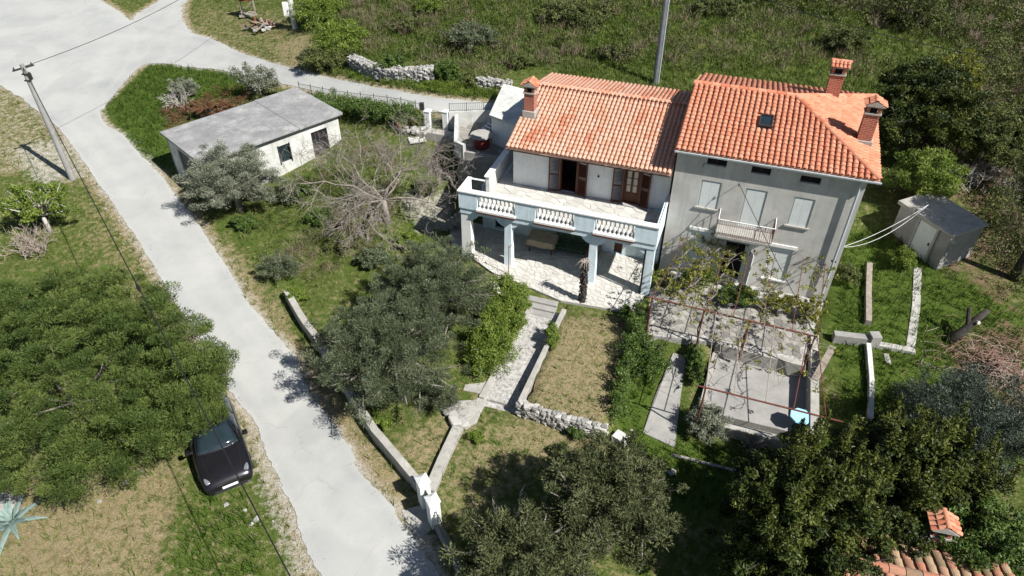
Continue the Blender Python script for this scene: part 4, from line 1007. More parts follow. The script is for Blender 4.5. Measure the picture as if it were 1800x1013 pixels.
# ------------------------------------------------------------------ garden gate by the road
gp1, gp2 = G(748, 886), G(765, 920); gd_ = (gp2-gp1); gd_.z = 0; gl_ = gd_.length; gd_.normalize(); gyaw = math.atan2(gd_.y, gd_.x)
def pillar(loc, lab, h, w=.4, nm='gate_pillar', pyr=.22, mat='white'):
    o = empty(nm, loc, gyaw if nm == 'gate_pillar' else HA); tag(o, lab, 'pillar')
    MB().box(-w/2, w/2, -w/2, w/2, -.3, h).build('shaft', M[mat], o, bevel=.012)
    b = MB(); e = w/2+.03; b.v = [(-e, -e, h+.002), (e, -e, h+.002), (e, e, h+.002), (-e, e, h+.002), (-e, -e, h+.05), (e, -e, h+.05), (e, e, h+.05), (-e, e, h+.05), (0, 0, h+pyr)]
    b.f = [(3, 2, 1, 0), (0, 1, 5, 4), (1, 2, 6, 5), (2, 3, 7, 6), (3, 0, 4, 7), (4, 5, 8), (5, 6, 8), (6, 7, 8), (7, 4, 8)]; b.build('cap', M[mat], o)
    return o
pillar(gp1, 'white gate pillar at the end of the roadside garden wall', 1.45); pillar(gp2, 'white gate pillar nearer the camera joined to the railing fence', 1.45)
def bar_gate(name, lab, loc, yaw, w, h, n, mat, z0=.08):
    g = empty(name, loc, yaw); tag(g, lab, 'gate')
    for z in (z0, h*.5, h-.05): MB().box(0, w, -.015, .015, z, z+.035).build('rail', mat, g)
    MB().box(-.02, .018, -.02, .02, z0-.03, h).box(w-.018, w+.02, -.02, .02, z0-.03, h).build('stile', mat, g)
    for k in range(n): x = w*(k+1)/(n+1); MB().box(x-.009, x+.009, -.009, .009, z0, h).build('bar', mat, g)
    return g
bar_gate('garden_gate', 'small green iron bar gate between the two white roadside pillars', gp1+gd_*.24, gyaw, gl_-.48, 1.15, 6, M['greengate'])
fn = empty('railing_fence', gp2, gyaw); tag(fn, 'green iron railing fence running down from the roadside gate', 'fence')
MB().box(.21, 4.2, -.12, .12, -.4, .22).build('plinth', M['concrete'], fn)
for z in (.3, 1.0): MB().box(.22, 4.2, -.015, .015, z, z+.035).build('rail', M['greengate'], fn)
for k in range(32): MB().box(.3+k*.122, .318+k*.122, -.01, .01, .222, 1.12).build('bar', M['greengate'], fn)
o = MB().prism([tuple(G(a, b))[:2] for a, b in ((706,898),(744,888),(766,925),(738,948),(722,930))], 0, .0).build('gate_apron', M['concrete_pale']); o['kind'] = 'structure'
for v in o.data.vertices: v.co.z = hz(v.co.x, v.co.y)+(.03 if v.index >= 5 else -.1)

# ------------------------------------------------------------------ lane side: fence, gate, wall
lf = empty('lane_fence', (0, 0, 0)); tag(lf, 'long low dark iron picket fence along the lane behind the ivy hedge', 'fence')
FA = path_pts([G(528, 165), G(640, 185), G(743, 204)], .12)
strip_wall('plinth', [G(528, 165), G(640, 185), G(743, 204)], .18, .12, M['concrete'], lf)
def zf(p, dz): return (p.x, p.y, hz(p.x, p.y)+dz)
for dz in (.2, .72): MB().tube([zf(p, dz) for p in FA[::6]+[FA[-1]]], .012, 4).build('rail', M['iron'], lf)
for k, p in enumerate(FA):
    if k % 9 == 0: MB().tube([zf(p, .1), zf(p, .86)], .026, 5).build('post', M['iron'], lf)
    else: MB().tube([zf(p, .15), zf(p, .76)], .008, 4).build('picket', M['iron'], lf)
up1, up2 = G(754, 224), G(785, 226); up1.z = up2.z = (up1.z+up2.z)/2
hp = top_h(up1, 192)-.12
pillar(up1, 'white gate pillar at the end of the lane fence', hp, .34, 'lane_pillar', .14); pillar(up2, 'white gate pillar beside the upper courtyard wall', hp, .34, 'lane_pillar', .14)
gv = (up2-up1); bar_gate('lane_gate', 'pale green upright bar gate opening onto the lane', up1+gv.normalized()*.19, math.atan2(gv.y, gv.x), gv.length-.38, hp-.05, 8, M['greengate'])
o = MB().box(-.5, 1.9, -.7, -.1, -.5, .05).build('gate_step', M['concrete_pale'], None, bevel=.015); o.location = up1; o.rotation_euler = (0, 0, HA); o['kind'] = 'structure'
mb = empty('mailbox', G(743, 206)+Vector((0, 0, .12))); tag(mb, 'small dark metal mailbox at the end of the lane fence', 'mailbox')
MB().box(-.14, .14, -.1, .1, .35, .8).build('box', M['iron'], mb, bevel=.02); MB().tube([(0, 0, -.1), (0, 0, .36)], .025, 6).build('post', M['iron'], mb); MB().box(-.1, .1, -.108, -.102, .68, .71).build('slot', M['dark'], mb)
lwl = empty('lane_wall', HO, HA); tag(lwl, 'white wall with a thin railing between courtyard and lane', 'wall')
uwall(lwl, 'wall_section', [(-4.35, 8.15), (-1.65, 9.35)], .2, 2.2, 3.72, M['oldwhite'])
for z in (3.78, 4.2): MB().tube([(-4.3, 8.17, z), (-1.66, 9.34, z)], .011, 4).build('rail', M['iron'], lwl)
for k in range(27): t = k/26; MB().tube([(-4.3+2.64*t, 8.17+1.17*t, 3.72), (-4.3+2.64*t, 8.17+1.17*t, 4.24)], .02 if k % 9 == 0 else .007, 4).build('bar', M['iron'], lwl)
# courtyard furniture
tb = empty('round_table', hw(-1.42, 5.95, 4.02)); tag(tb, 'round grey table on a dark red drum base in the upper courtyard', 'table')
MB().lathe([(.02, .70), (.62, .70), (.64, .73), (.62, .76), (.02, .76)], 24).build('top', M['concrete_pale'], tb); MB().lathe([(.42, 0), (.45, .1), (.45, .6), (.40, .70)], 16).build('base', M['redpaint'], tb)
ch = empty('slatted_chair', hw(-1.7, 7.0, 4.02), HA-.5); tag(ch, 'white slatted garden chair half in the courtyard shadow', 'chair')
for k in range(6): MB().box(-.25, .25, -.55+k*.2, -.43+k*.2, .38+max(0, k-2)*.09, .41+max(0, k-2)*.09).build('slat', M['cream'], ch)
for x in (-.22, .22):
    MB().tube([(x, -.55, .37), (x, -.05, .37), (x, .6, .70)], .02, 5).build('side_rail', M['cream'], ch)
    for y in (-.45, .3): MB().tube([(x, y, 0), (x, y, .38)], .02, 5).build('leg', M['cream'], ch)
# bits by the upper gate
p = G(716, 226); bd = empty('leaning_board', p, .5); tag(bd, 'brown square panel leaning on rubble near the upper gate', 'board')
q = MB().box(-.5, .5, -.02, .02, 0, .8).build('panel', M['wood_tan'], bd); q.rotation_euler = (math.radians(-50), 0, 0); q.data.materials[0] = pmat('rusty_panel', [(.22,.10,.07), (.34,.18,.13)], 4, .9)
q = MB().box(-.5, .5, .022, .05, .36, .43).build('batten', M['wood_brown'], bd); q.rotation_euler = (math.radians(-50), 0, 0)
p = G(729, 216); ob = empty('crate', p, .2); tag(ob, 'small bright orange plastic crate by the ivy hedge', 'crate')
for x0, x1, y0, y1 in ((-.26, .26, -.19, -.16), (-.26, .26, .16, .19), (-.26, -.23, -.16, .16), (.23, .26, -.16, .16)): MB().box(x0, x1, y0, y1, 0, .34).build('side', M['orangepot'], ob)
MB().box(-.229, .229, -.159, .159, .01, .04).build('bottom', M['orangepot'], ob)
hp_ = empty('rubble_heap', G(735, 232)); tag(hp_, 'small heap of white rubble below the upper gate', 'rubble')
put_stones(hp_, [(Vector((random.gauss(0, .38), random.gauss(0, .25), .06+random.random()*.14))+hp_.location, (random.uniform(.18, .36),)*2+(random.uniform(.1, .2),), random.uniform(0, 3)) for _ in range(26)], base=hp_.location)
o = MB().box(-.5, .5, -.35, .35, 0, .12).build('pale_slab', M['oldwhite'], None, bevel=.03); o.location = G(733, 247); o.rotation_euler = (0, 0, .3); tag(o, 'pale stone slab lying in the grass below the rubble heap', 'slab')

# ------------------------------------------------------------------ porch furniture
pt = empty('porch_table', hw(3.55, 1.75, TZ+.01), HA); tag(pt, 'table under a plain beige cloth beneath the balcony', 'table')
q = MB().box(-.72, .72, -.5, .5, .74, .78).build('cloth_top', M['brownfabric'], pt)
b = MB(); N_ = 36; per = []
for k in range(N_):
    t = k/N_*4; e = int(t); f = t-e; c = [(-.73, -.51), (.73, -.51), (.73, .51), (-.73, .51), (-.73, -.51)]; per.append((c[e][0]+(c[e+1][0]-c[e][0])*f, c[e][1]+(c[e+1][1]-c[e][1])*f))
for x, y in per: b.v.append((x, y, .775))
for k, (x, y) in enumerate(per): w_ = 1.03+.03*math.sin(k*1.9); b.v.append((x*w_, y*w_, .42+.03*math.sin(k*.9)))
b.f = [(k, (k+1) % N_, N_+(k+1) % N_, N_+k) for k in range(N_)]; b.build('cloth_skirt', M['brownfabric'], pt, smooth=True)
for x in (-.6, .6):
    for y in (-.4, .4): MB().box(x-.03, x+.03, y-.03, y+.03, 0, .74).build('leg', M['wood_brown'], pt)
sf = empty('garden_sofa', hw(5.0, 1.85, TZ+.01), HA); tag(sf, 'dark green patterned garden sofa under the balcony', 'sofa')
MB().box(-.85, .85, -.35, .35, .36, .5).build('seat_cushion', M['greenfabric'], sf, bevel=.05); MB().box(-.85, .85, .3, .44, .5, .95).build('back_cushion', M['greenfabric'], sf, bevel=.05)
for x in (-.88, .88):
    MB().tube([(x, -.38, 0), (x, -.38, .6), (x, .42, .68), (x, .42, 0)], .022, 6).build('arm_frame', M['iron'], sf)
MB().box(-.86, .86, -.36, .36, .32, .355).build('seat_frame', M['iron'], sf)
# stub of a dead palm
pl = empty('palm_stump', G(1023, 533)); tag(pl, 'dark shaggy dead palm trunk with frayed dry top beside the terrace', 'palm')
ht = top_h(pl.location, 462); MB().tube([(0, 0, -.2), (.02, 0, ht*.3), (.0, .03, ht*.65), (.05, .0, ht)], [.15, .14, .15, .13], 10).build('trunk', M['bark_dark'], pl)
for k in range(150):
    t = random.random(); a = random.uniform(0, 6.28); z = ht*(.06+.92*t); r = .14
    Mt = Matrix.Translation((math.cos(a)*r, math.sin(a)*r, z)) @ Matrix.Rotation(a, 4, 'Z') @ Matrix.Rotation(math.radians(35), 4, 'Y')
    if k == 0: stub = MB().box(-.01, .07, -.035, .035, -.01, .02).mesh('leaf_stub', M['bark_dark'])
    o = link('leaf_stub', stub, pl); o.matrix_basis = Mt
for k in range(16):
    a = k*.4+random.random()*.3; l = random.uniform(.25, .5)
    MB().tube([(0, 0, ht-.02), (math.cos(a)*l*.5, math.sin(a)*l*.5, ht+.12), (math.cos(a)*l, math.sin(a)*l, ht-.12)], [.02, .018, .006], 4).build('dry_frond', M['twig'], pl)
p = G(894, 486); pb = empty('garden_stake', p); tag(pb, 'thin upright wooden stake in the flowering hedge', 'stake')
MB().tube([(0, 0, 0), (.02, .0, 1.9)], .025, 6).build('shaft', M['wood_tan'], pb); MB().tube([(.02, 0, 1.75), (.16, .02, 1.95)], .02, 5).build('prong', M['wood_tan'], pb)
# ------------------------------------------------------------------ neighbour's yard, basin, pergola
yd = empty('yard_paving', (0, 0, 0)); yd['kind'] = 'structure'
yp = [tuple(P(a, b, 1.15))[:2] for a, b in YPX]
MB().prism(yp, .3, 1.12).build('slab', M['aggregate'], yd)
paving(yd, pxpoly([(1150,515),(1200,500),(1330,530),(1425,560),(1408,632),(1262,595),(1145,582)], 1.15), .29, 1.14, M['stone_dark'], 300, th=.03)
o = strip_wall('yard_edge', [P(1258, 604, 1.1), P(1412, 643, 1.1)], .25, 1.2, M['concrete_pale'], None, follow=False, depth=1.0); tag(o, 'low concrete ledge between the yard and the sunken basin', 'wall')
bs = empty('basin', (0, 0, 0)); tag(bs, 'rectangular shallow concrete basin with pale rims under the pergola', 'basin')
bp = [P(1262, 626, .5), P(1428, 662, .5), P(1426, 768, .5), P(1234, 722, .5)]
MB().prism([tuple(q)[:2] for q in bp], -.3, .5).build('floor', M['concrete'], bs)
def rim(name, a, b, th, top, mat):
    d = (b-a).normalized(); nn = Vector((-d.y, d.x, 0)).normalized()*th/2
    return MB().prism([tuple(q)[:2] for q in (a+nn, a-nn, b-nn, b+nn)], -.4, top).build(name, mat, bs, bevel=.015)
rim('front_rim', P(1262, 744, .7), P(1405, 779, .7), .3, .72, M['concrete_pale']); rim('left_rim', P(1258, 618, .7), P(1231, 722, .7), .22, .68, M['concrete_pale'])
rim('right_wall', P(1432, 588, 1.25), P(1432, 764, 1.25), .34, 1.28, M['concrete_pale'])
bt = empty('octagonal_table', P(1400, 752, .5)); tag(bt, 'light blue octagonal table standing in the corner of the basin', 'table')
MB().lathe([(.03, .66), (.42, .66), (.44, .69), (.42, .72), (.03, .72)], 8).build('top', M['tableblue'], bt); MB().lathe([(.2, 0), (.2, .04), (.06, .1), (.05, .6), (.12, .66)], 10).build('pedestal', M['iron'], bt)
pg = empty('pergola', (0, 0, 0)); tag(pg, 'rusty red iron pergola frame over the paved yard and basin', 'pergola')
def bt_(a, b, r, nm, mat='rust', k=6): MB().tube([a, b], r, k).build(nm, M[mat], pg)
PZ = 3.15
b1a, b1b = P(1138, 522, PZ), P(1436, 592, PZ); b2a, b2b = P(1226, 678, PZ-.15), P(1482, 742, PZ-.15); fa, fb = hw(10.3, 1.85, 3.35), hw(17.2, 1.85, 3.35)
bt_(b1a, b1b, .04, 'beam'); bt_(b2a, b2b, .035, 'beam')
for t1, t2 in ((.42, .06), (.57, .26), (.76, .48), (.95, .67), (1.0, .885)):
    bt_(b1a.lerp(b1b, t1)+Vector((0, 0, .04)), b2a.lerp(b2b, t2)+Vector((0, 0, .05)), .02, 'rod', 'rust' if t2 > .6 else 'wood_grey', 5)
for t0, t1 in ((.06, .03), (.22, .21), (.34, .36), (.50, .52), (.66, .68), (.84, .86), (.98, 1.0)):
    bt_(fa.lerp(fb, t0), b1a.lerp(b1b, t1)+Vector((0, 0, .04)), .018, 'rod', 'rust', 5)
for t in (.03, .35, .62, .99):
    q = b1a.lerp(b1b, t); bt_(q, Vector((q.x, q.y, .9)), .05 if t == .62 else .035, 'post')
for t in (.06, .885):
    q = b2a.lerp(b2b, t); bt_(q, Vector((q.x, q.y, .1)), .035, 'post')
q = b2a.lerp(b2b, .885); bt_(q+Vector((0, 0, -.1)), Vector((q.x-.35, q.y-.3, .2)), .025, 'brace', 'whitecable', 5)
o = MB().box(-.14, .14, 0, 1.9, -.03, .03).build('leaning_plank', M['wood_grey']); a_, b_ = P(1432, 668, 1.3), P(1466, 606, 1.9); d = (b_-a_)
o.matrix_basis = Matrix.Translation(a_) @ d.to_track_quat('Y', 'Z').to_matrix().to_4x4(); tag(o, 'grey plank sloping over the wall beside the basin', 'plank')
cp = MB(); pts = [G(1183, 622), G(1206, 628), G(1196, 700), G(1186, 788), G(1130, 762), G(1150, 700)]
cp.prism([tuple(q)[:2] for q in pts], [q.z-.2 for q in pts], [q.z+.05 for q in pts]); o = cp.build('side_path', M['concrete']); o['kind'] = 'structure'
for nm, pts, th, h, mt, lb in (
    ('garden_wall', [(1462,598),(1530,606)], .34, .45, 'concrete', 'grey concrete garden wall right of the pergola'),
    ('garden_kerb', [(1536,607),(1607,620)], .3, .14, 'gravelstone', 'short white kerb running to the right from the concrete wall corner'),
    ('garden_kerb', [(1523,612),(1529,680),(1527,742)], .2, .32, 'oldwhite', 'narrow white wall running downhill across the green garden'),
    ('path_edge', [(1613,472),(1610,540),(1600,612)], .36, .05, 'gravelstone', 'narrow white stone path leading up to the shed'),
    ('timber_edge', [(1526,470),(1524,520),(1524,572)], .26, .30, 'wood_grey', 'brown timber edging of the garden bed beside the grey house'),
    ('garden_kerb', [(1557,622),(1562,640)], .22, .05, 'gravelstone', 'tiny white stone strip lying alone in the green garden'),
    ('white_block', [(1080,768),(1102,782)], .45, .3, 'oldwhite', 'single pale block at the bottom corner of the plot'),
    ('garden_kerb', [(1180,800),(1290,828),(1360,850)], .12, .06, 'concrete_pale', 'thin buried stone edge in the dark grass below the side path')):
    o = strip_wall(nm, [G(*q) for q in pts], th, h, M[mt]); tag(o, lb, 'wall' if 'wall' in nm else 'edging')
pst = G(1532, 606); o = MB().box(-.22, .22, -.22, .22, -.2, .62).build('corner_post', M['concrete'], None, bevel=.02); o.location = pst; tag(o, 'square concrete post at the corner of the garden walls', 'post')

# ------------------------------------------------------------------ poles and cables
def sag(a, b, s_, n=24):
    a, b = Vector(a), Vector(b); return [a.lerp(b, k/n)+Vector((0, 0, -4*s_*(k/n)*(1-k/n))) for k in range(n+1)]
ub = G(128, 315); uh = top_h(ub, 113)
up = empty('utility_pole', ub); tag(up, 'tall tapered grey concrete utility pole at the road junction', 'pole')
MB().tube([(0, 0, -.4), (0, 0, uh)], [.19, .115], 12).build('shaft', M['polecon'], up)
MB().box(-.55, .55, -.04, .04, uh-.25, uh-.17).build('crossarm', M['iron'], up).rotation_euler = (0, 0, .9)
for k in (-.45, 0, .45): MB().lathe([(.03, 0), (.05, .03), (.03, .07), (.045, .1), (.02, .13)], 8, (k*math.cos(.9), k*math.sin(.9), uh-.17)).build('insulator', M['bark_dark'], up)
for z in (uh-.55, uh-.9): MB().box(-.15, .15, -.15, .15, z, z+.06).build('clamp', M['iron'], up)
MB().box(.1, .24, -.07, .07, uh-.85, uh-.5).build('junction_box', M['iron'], up)
ptop = ub+Vector((0, 0, uh-.15))
# height of the long cable where its shadow crosses the grass
S = P(385, 1010, 0); t_ = 1.0
for k in range(400):
    q = S+sdir*(k*.03); a, b = proj(q)
    if a > 415+.537*(b-835): break
wire_end = q; dwn = (wire_end-ptop); far = ptop+dwn*1.45
c = MB().tube(sag(ptop, far, .25, 40), .022, 5).build('service_cable', M['cable']); tag(c, 'thick black overhead cable crossing above the pine and the car', 'cable')
q = ptop+dwn*.60
o = MB().tube([q+Vector((0, 0, -.28)), q+dwn.normalized()*.25+Vector((0, 0, -.30)), q+dwn.normalized()*.5+Vector((0, 0, -.29))], [.03, .07, .03], 8).build('cable_splice', M['cable']); tag(o, 'dark splice sleeve on the overhead cable above the pine', 'splice')
far2 = P(420, -66, 9.5)
c = MB().tube(sag(ptop, far2, .5), .016, 5).build('service_cable', M['cable']); tag(c, 'thin black overhead cable leading from the pole across the junction', 'cable')
lb_ = G(519, 50); lp = empty('concrete_pole', lb_); tag(lp, 'white concrete pole with a white meter box at the hedge', 'pole')
MB().tube([(0, 0, -.3), (0, 0, 8.0)], [.22, .15], 12).build('shaft', M['oldwhite'], lp); MB().box(-.58, -.18, -.28, .0, 1.0, 2.0).build('meter_box', M['white'], lp, bevel=.01)
mb_ = G(1151, 147); mp = empty('metal_pole', mb_); tag(mp, 'dark slim metal pole rising behind the white house', 'pole')
MB().tube([(0, 0, -.3), (0, 0, 9.0)], [.16, .12], 10).build('shaft', pmat('grey_steel', [(.17,.18,.2), (.25,.26,.28)], 4, .5, metallic=.4), mp); MB().tube([(.2, -.05, 0), (.17, -.04, 9.0)], .035, 6).build('conduit', M['zinc'], mp)
c = MB().tube(sag(P(1270, -30, 12.5), P(1760, 104, 11.0), .35), .02, 5).build('overhead_wire', M['cable']); tag(c, 'thin dark wire slanting over the scrub at the top right', 'wire')
sw_a = hw(17.62, 2.3, 4.1); sw_b = P(1632, 360, 4.6)
for k, lb in enumerate(('taut white cable from the grey house to the shed', 'slack white cable looping below the taut one beside the shed')):
    c = MB().tube(sag(sw_a+Vector((0, 0, -.02*k)), sw_b, .25+.4*k), .009, 5).build('white_cable', M['whitecable']); tag(c, lb, 'cable')
wa = hw(12.55, 1.72, 6.72); wb = b1a.lerp(b1b, .985)+Vector((0, 0, .1))
c = MB().tube(sag(wa, wb, .08), .014, 5).build('facade_wire', M['cable']); tag(c, 'dark wire slanting from the grey facade bracket down to the pergola', 'wire')

# ------------------------------------------------------------------ notice stand and debris by the hedge
nb = empty('trestle_stand', G(438, 26), .25); tag(nb, 'wooden trestle stand with a dark red board at the road verge', 'stand')
for x in (-.55, .55):
    for y in (-.4, .4): MB().tube([(x, y, -.1), (x*.85, y*.6, 2.3)], .045, 5).build('leg', M['wood_grey'], nb)
MB().box(-.75, .75, -.6, .6, .0, .1).build('base', M['wood_grey'], nb); MB().box(-.55, .55, -.36, -.30, 1.2, 2.2).build('board', M['redpaint'], nb)
MB().tube([(-.5, -.35, .2), (.48, -.3, 1.2)], .03, 5).build('brace', M['wood_grey'], nb)
db = empty('debris_heap', G(458, 52)); tag(db, 'heap of rusty scrap, planks and rubble below the trestle stand', 'debris')
for k in range(34):
    Mt = Matrix.Translation((random.gauss(0, .55), random.gauss(0, .4), .15+random.random()*.5)) @ Matrix.Rotation(random.uniform(0, 3.1), 4, 'Z') @ Matrix.Rotation(random.gauss(0, .5), 4, 'Y')
    MB().box(-.5, .5, -.08, .08, -.02, .02, Mt).build('plank', M[random.choice(['wood_grey', 'wood_tan', 'rust'])], db)
put_stones(db, [(db.location+Vector((random.gauss(0, .6), random.gauss(-.1, .4), .1+random.random()*.35)), (random.uniform(.2, .5),)*2+(random.uniform(.15, .35),), random.uniform(0, 3)) for _ in range(12)], base=db.location)

# ------------------------------------------------------------------ dry stone wall of the meadow
dw = empty('dry_stone_wall', (0, 0, 0)); tag(dw, 'dry stone wall of loose white limestone above the lane, longer left stretch', 'wall')
rubble_wall(dw, [G(622, 118), G(660, 137), G(700, 143), G(762, 141)], .8, .8, .16, loose=.45)
dw2 = empty('dry_stone_wall', (0, 0, 0)); tag(dw2, 'short end of the dry stone wall next to the white house roof', 'wall')
rubble_wall(dw2, [G(842, 153), G(896, 160)], .7, .6, .16, loose=.45)

# ------------------------------------------------------------------ parked car
ca_, cb_ = P(398, 832, .75), P(383, 785, 1.0); hd = ca_-cb_; hd.z = 0; hd.normalize()
cyaw = math.atan2(hd.y, hd.x); cpos = ca_-hd*1.92; cpos.z = hz(cpos.x, cpos.y)
car = empty('parked_car', cpos, cyaw); car.scale = (1.09, 1.09, 1.06); tag(car, 'dark anthracite hatchback parked nose out under the pine beside the road', 'car')
def loft(stations, name, mat, parent, sub=2, closed_ends=True):
    """stations: list of (x, [(y,z)...right half, centre to sill]); mirrored"""
    b = MB(); rings = []
    for x, half in stations:
        ring = [(x, y, z) for y, z in half]+[(x, -y, z) for y, z in half[::-1] if abs(y) > 1e-4]
        rings.append(len(b.v)); b.v += ring; k = len(ring)
    for r0, r1 in zip(rings[:-1], rings[1:]):
        for j in range(k): b.f.append((r0+j, r0+(j+1) % k, r1+(j+1) % k, r1+j))
    b.f.append(tuple(rings[0]+j for j in range(k))[::-1]); b.f.append(tuple(rings[-1]+j for j in range(k)))
    o = b.build(name, mat, parent, smooth=True); m = o.modifiers.new('sub', 'SUBSURF'); m.levels = m.render_levels = sub
    bm = bmesh.new(); bm.from_mesh(o.data); bmesh.ops.recalc_face_normals(bm, faces=bm.faces); bm.to_mesh(o.data); bm.free()
    return o
def sec(w, zt, crown, zm=.62, zb=.22): return [(0, zt+crown), (w*.55, zt+crown*.9), (w*.86, zt+crown*.35), (w*.97, zt-.06), (w, zm), (w*.985, .42), (w*.93, zb), (w*.5, zb-.02), (0, zb-.02)]
body = loft([(-2.08, sec(.62, .72, .02)), (-2.05, sec(.76, .84, .03)), (-1.85, sec(.86, .93, .03)), (-1.2, sec(.9, .96, .02)), (-.2, sec(.9, .95, .02)), (.55, sec(.9, .93, .05)), (.85, sec(.9, .90, .07)), (1.4, sec(.885, .80, .09)), (1.8, sec(.85, .70, .08)), (1.98, sec(.82, .64, .05, .55)), (2.08, sec(.76, .56, .03, .48)), (2.11, sec(.64, .50, .02, .44))], 'body', M['carpaint'], car)
cab = loft([(-2.0, [(0, .98), (.5, .98), (.72, .95), (.78, .90), (.7, .86), (0, .86)]), (-1.75, [(0, 1.28), (.45, 1.27), (.60, 1.22), (.80, .94), (.7, .88), (0, .88)]), (-1.35, [(0, 1.45), (.45, 1.43), (.58, 1.37), (.82, .95), (.7, .88), (0, .88)]), (-.5, [(0, 1.49), (.46, 1.47), (.60, 1.40), (.82, .95), (.7, .88), (0, .88)]), (0.0, [(0, 1.46), (.46, 1.44), (.60, 1.37), (.82, .95), (.7, .88), (0, .88)]), (.40, [(0, 1.24), (.50, 1.21), (.66, 1.15), (.82, .94), (.7, .88), (0, .88)]), (.92, [(0, .97), (.55, .95), (.74, .92), (.80, .90), (.7, .85), (0, .85)])], 'cabin', M['carpaint'], car)
def shell(name, pts, mat, parent, th=.012):
    """thin curved panel from a grid of points"""
    r, c_ = len(pts), len(pts[0]); b = MB(); b.v = [tuple(q) for row in pts for q in row]
    for i in range(r-1):
        for j in range(c_-1): b.f.append((i*c_+j, i*c_+j+1, (i+1)*c_+j+1, (i+1)*c_+j))
    o = b.build(name, mat, parent, smooth=True); m = o.modifiers.new('solid', 'SOLIDIFY'); m.thickness = th; m.offset = 0
    return o
def ws(x, t): return x
wsr = []
for i in range(6):
    f = i/5; x = .86-f*.80; z = 1.005+f*.435; hwid = .70-.17*f; row = []
    for j in range(9):
        y = -hwid+2*hwid*j/8; row.append((x-.10*(y/hwid)**2*(1-.3*f)+.02, y, z-.045*(y/hwid)**2+.015))
    wsr.append(row)
shell('windscreen', wsr, M['glass_dark'], car)
rear = []
for i in range(4):
    f = i/3; x = -1.96+f*.42; z = 1.03+f*.33; hwid = .62-.12*f
    rear.append([(x+.06*(y_/4-1)**2*0+.03*abs(-1+2*j/6)-.03, -hwid+2*hwid*j/6, z+.02-.03*(-1+2*j/6)**2) for j in range(7) for y_ in (0,)])
shell('rear_window', rear, M['glass_dark'], car)
for s_ in (-1, 1):
    for x0, x1 in ((-1.5, -.62), (-.54, .32)):
        g = []
        for i in range(4):
            f = i/3; z = 1.0+f*.32; y = s_*(.815-.21*f); xa = x0+(.25*f if x0 < -1 else 0); xb = x1-(.42*f if x1 > 0 else 0)
            g.append([(xa+(xb-xa)*j/4, y, z) for j in range(5)])
        shell('side_window', g, M['glass_dark'], car)
    mr = MB().box(.42, .60, s_*.9, s_*1.08, .92, 1.05).build('mirror', M['carpaint'], car, bevel=.04)
    MB().box(.5, .56, s_*.82, s_*.92, .94, .98).build('mirror_arm', M['rubber'], mr)
    hl = loft([(-.20, [(0, .012), (.06, .012), (.08, 0), (.06, -.04), (0, -.04)]), (.0, [(0, .0), (.11, .0), (.15, -.02), (.11, -.08), (0, -.08)]), (.15, [(0, -.05), (.12, -.05), (.16, -.07), (.12, -.12), (0, -.12)])], 'headlight', M['lampglass'], car, 1)
    hl.location = (1.80, s_*.62, .745); hl.rotation_euler = (0, 0, -s_*.32)
    MB().box(-2.06, -1.98, s_*.5, s_*.78, .78, .92).build('tail_light', M['redpaint'], car, bevel=.02)
    for x in (-1.28, 1.3):
        wh = empty('wheel', (x, s_*.80, .31)); wh.parent = car; wh.rotation_euler = (math.pi/2, 0, 0)
        MB().lathe([(.2, -.1), (.30, -.1), (.315, -.07), (.315, .07), (.30, .1), (.2, .1)], 20).build('tyre', M['rubber'], wh); MB().lathe([(.05, -.11), (.19, -.105), (.2, 0), (.19, .105), (.05, .11)], 16).build('rim', M['chrome'], wh)
gr = MB().box(2.02, 2.085, -.42, .42, .50, .60).build('grille', M['rubber'], car, bevel=.01)
for k in range(4): MB().box(2.03, 2.092, -.4, .4, .51+k*.024, .518+k*.024).build('grille_bar', M['chrome'], gr)
MB().box(2.06, 2.115, -.55, .55, .26, .36).build('bumper_insert', M['rubber'], car, bevel=.02); MB().box(2.10, 2.125, -.26, .26, .38, .48).build('number_plate', M['plate'], car)
MB().box(1.99, 2.135, -.62, .62, .225, .262).build('splitter', M['chrome'], car, bevel=.01)
for s_ in (-1, 1): MB().tube([(.88, s_*.42+.05, 1.02), (.70, s_*.05+.02, 1.12)], .010, 4).build('wiper', M['rubber'], car)
for s_ in (-1, 1): MB().tube([(.95, s_*.62, .98), (1.4, s_*.58, .905), (1.82, s_*.50, .79)], .007, 4).build('bonnet_gap', M['rubber'], car); MB().tube([(.86, s_*.74, .985), (.45, s_*.68, 1.2), (.06, s_*.57, 1.42)], .014, 5).build('screen_trim', M['chrome'], car)

# ------------------------------------------------------------------ agave and stones on the grass
ag = empty('agave', G(22, 920)); tag(ag, 'blue green agave rosette at the left edge of the grass', 'agave')
M['agave'] = pmat('agave_leaf', [(.14,.21,.19), (.25,.33,.30)], 3, .6, .05, 20)
for k in range(26):
    a = k*2.399; el = 1.25-1.05*(k/26); l = .55+.75*(k/26)**.6; b = MB(); n = 7; wd0 = .09+.03*(k/26)
    c_, s_ = math.cos(a), math.sin(a)
    for i in range(n):
        t = i/(n-1); r = l*t*math.cos(el)*(1+.15*t); z = l*(math.sin(el)*t-.38*t*t*(k/26)); wd = wd0*(1-t**2.2)+.004
        b.v += [(c_*r-s_*wd, s_*r+c_*wd, z+.05), (c_*r, s_*r, z+.02-.02*(1-t)), (c_*r+s_*wd, s_*r-c_*wd, z+.05)]
    for i in range(n-1):
        for j in range(2): b.f.append((i*3+j, i*3+j+1, (i+1)*3+j+1, (i+1)*3+j))
    o = b.build('leaf', M['agave'], ag, smooth=True); m = o.modifiers.new('solid', 'SOLIDIFY'); m.thickness = .018
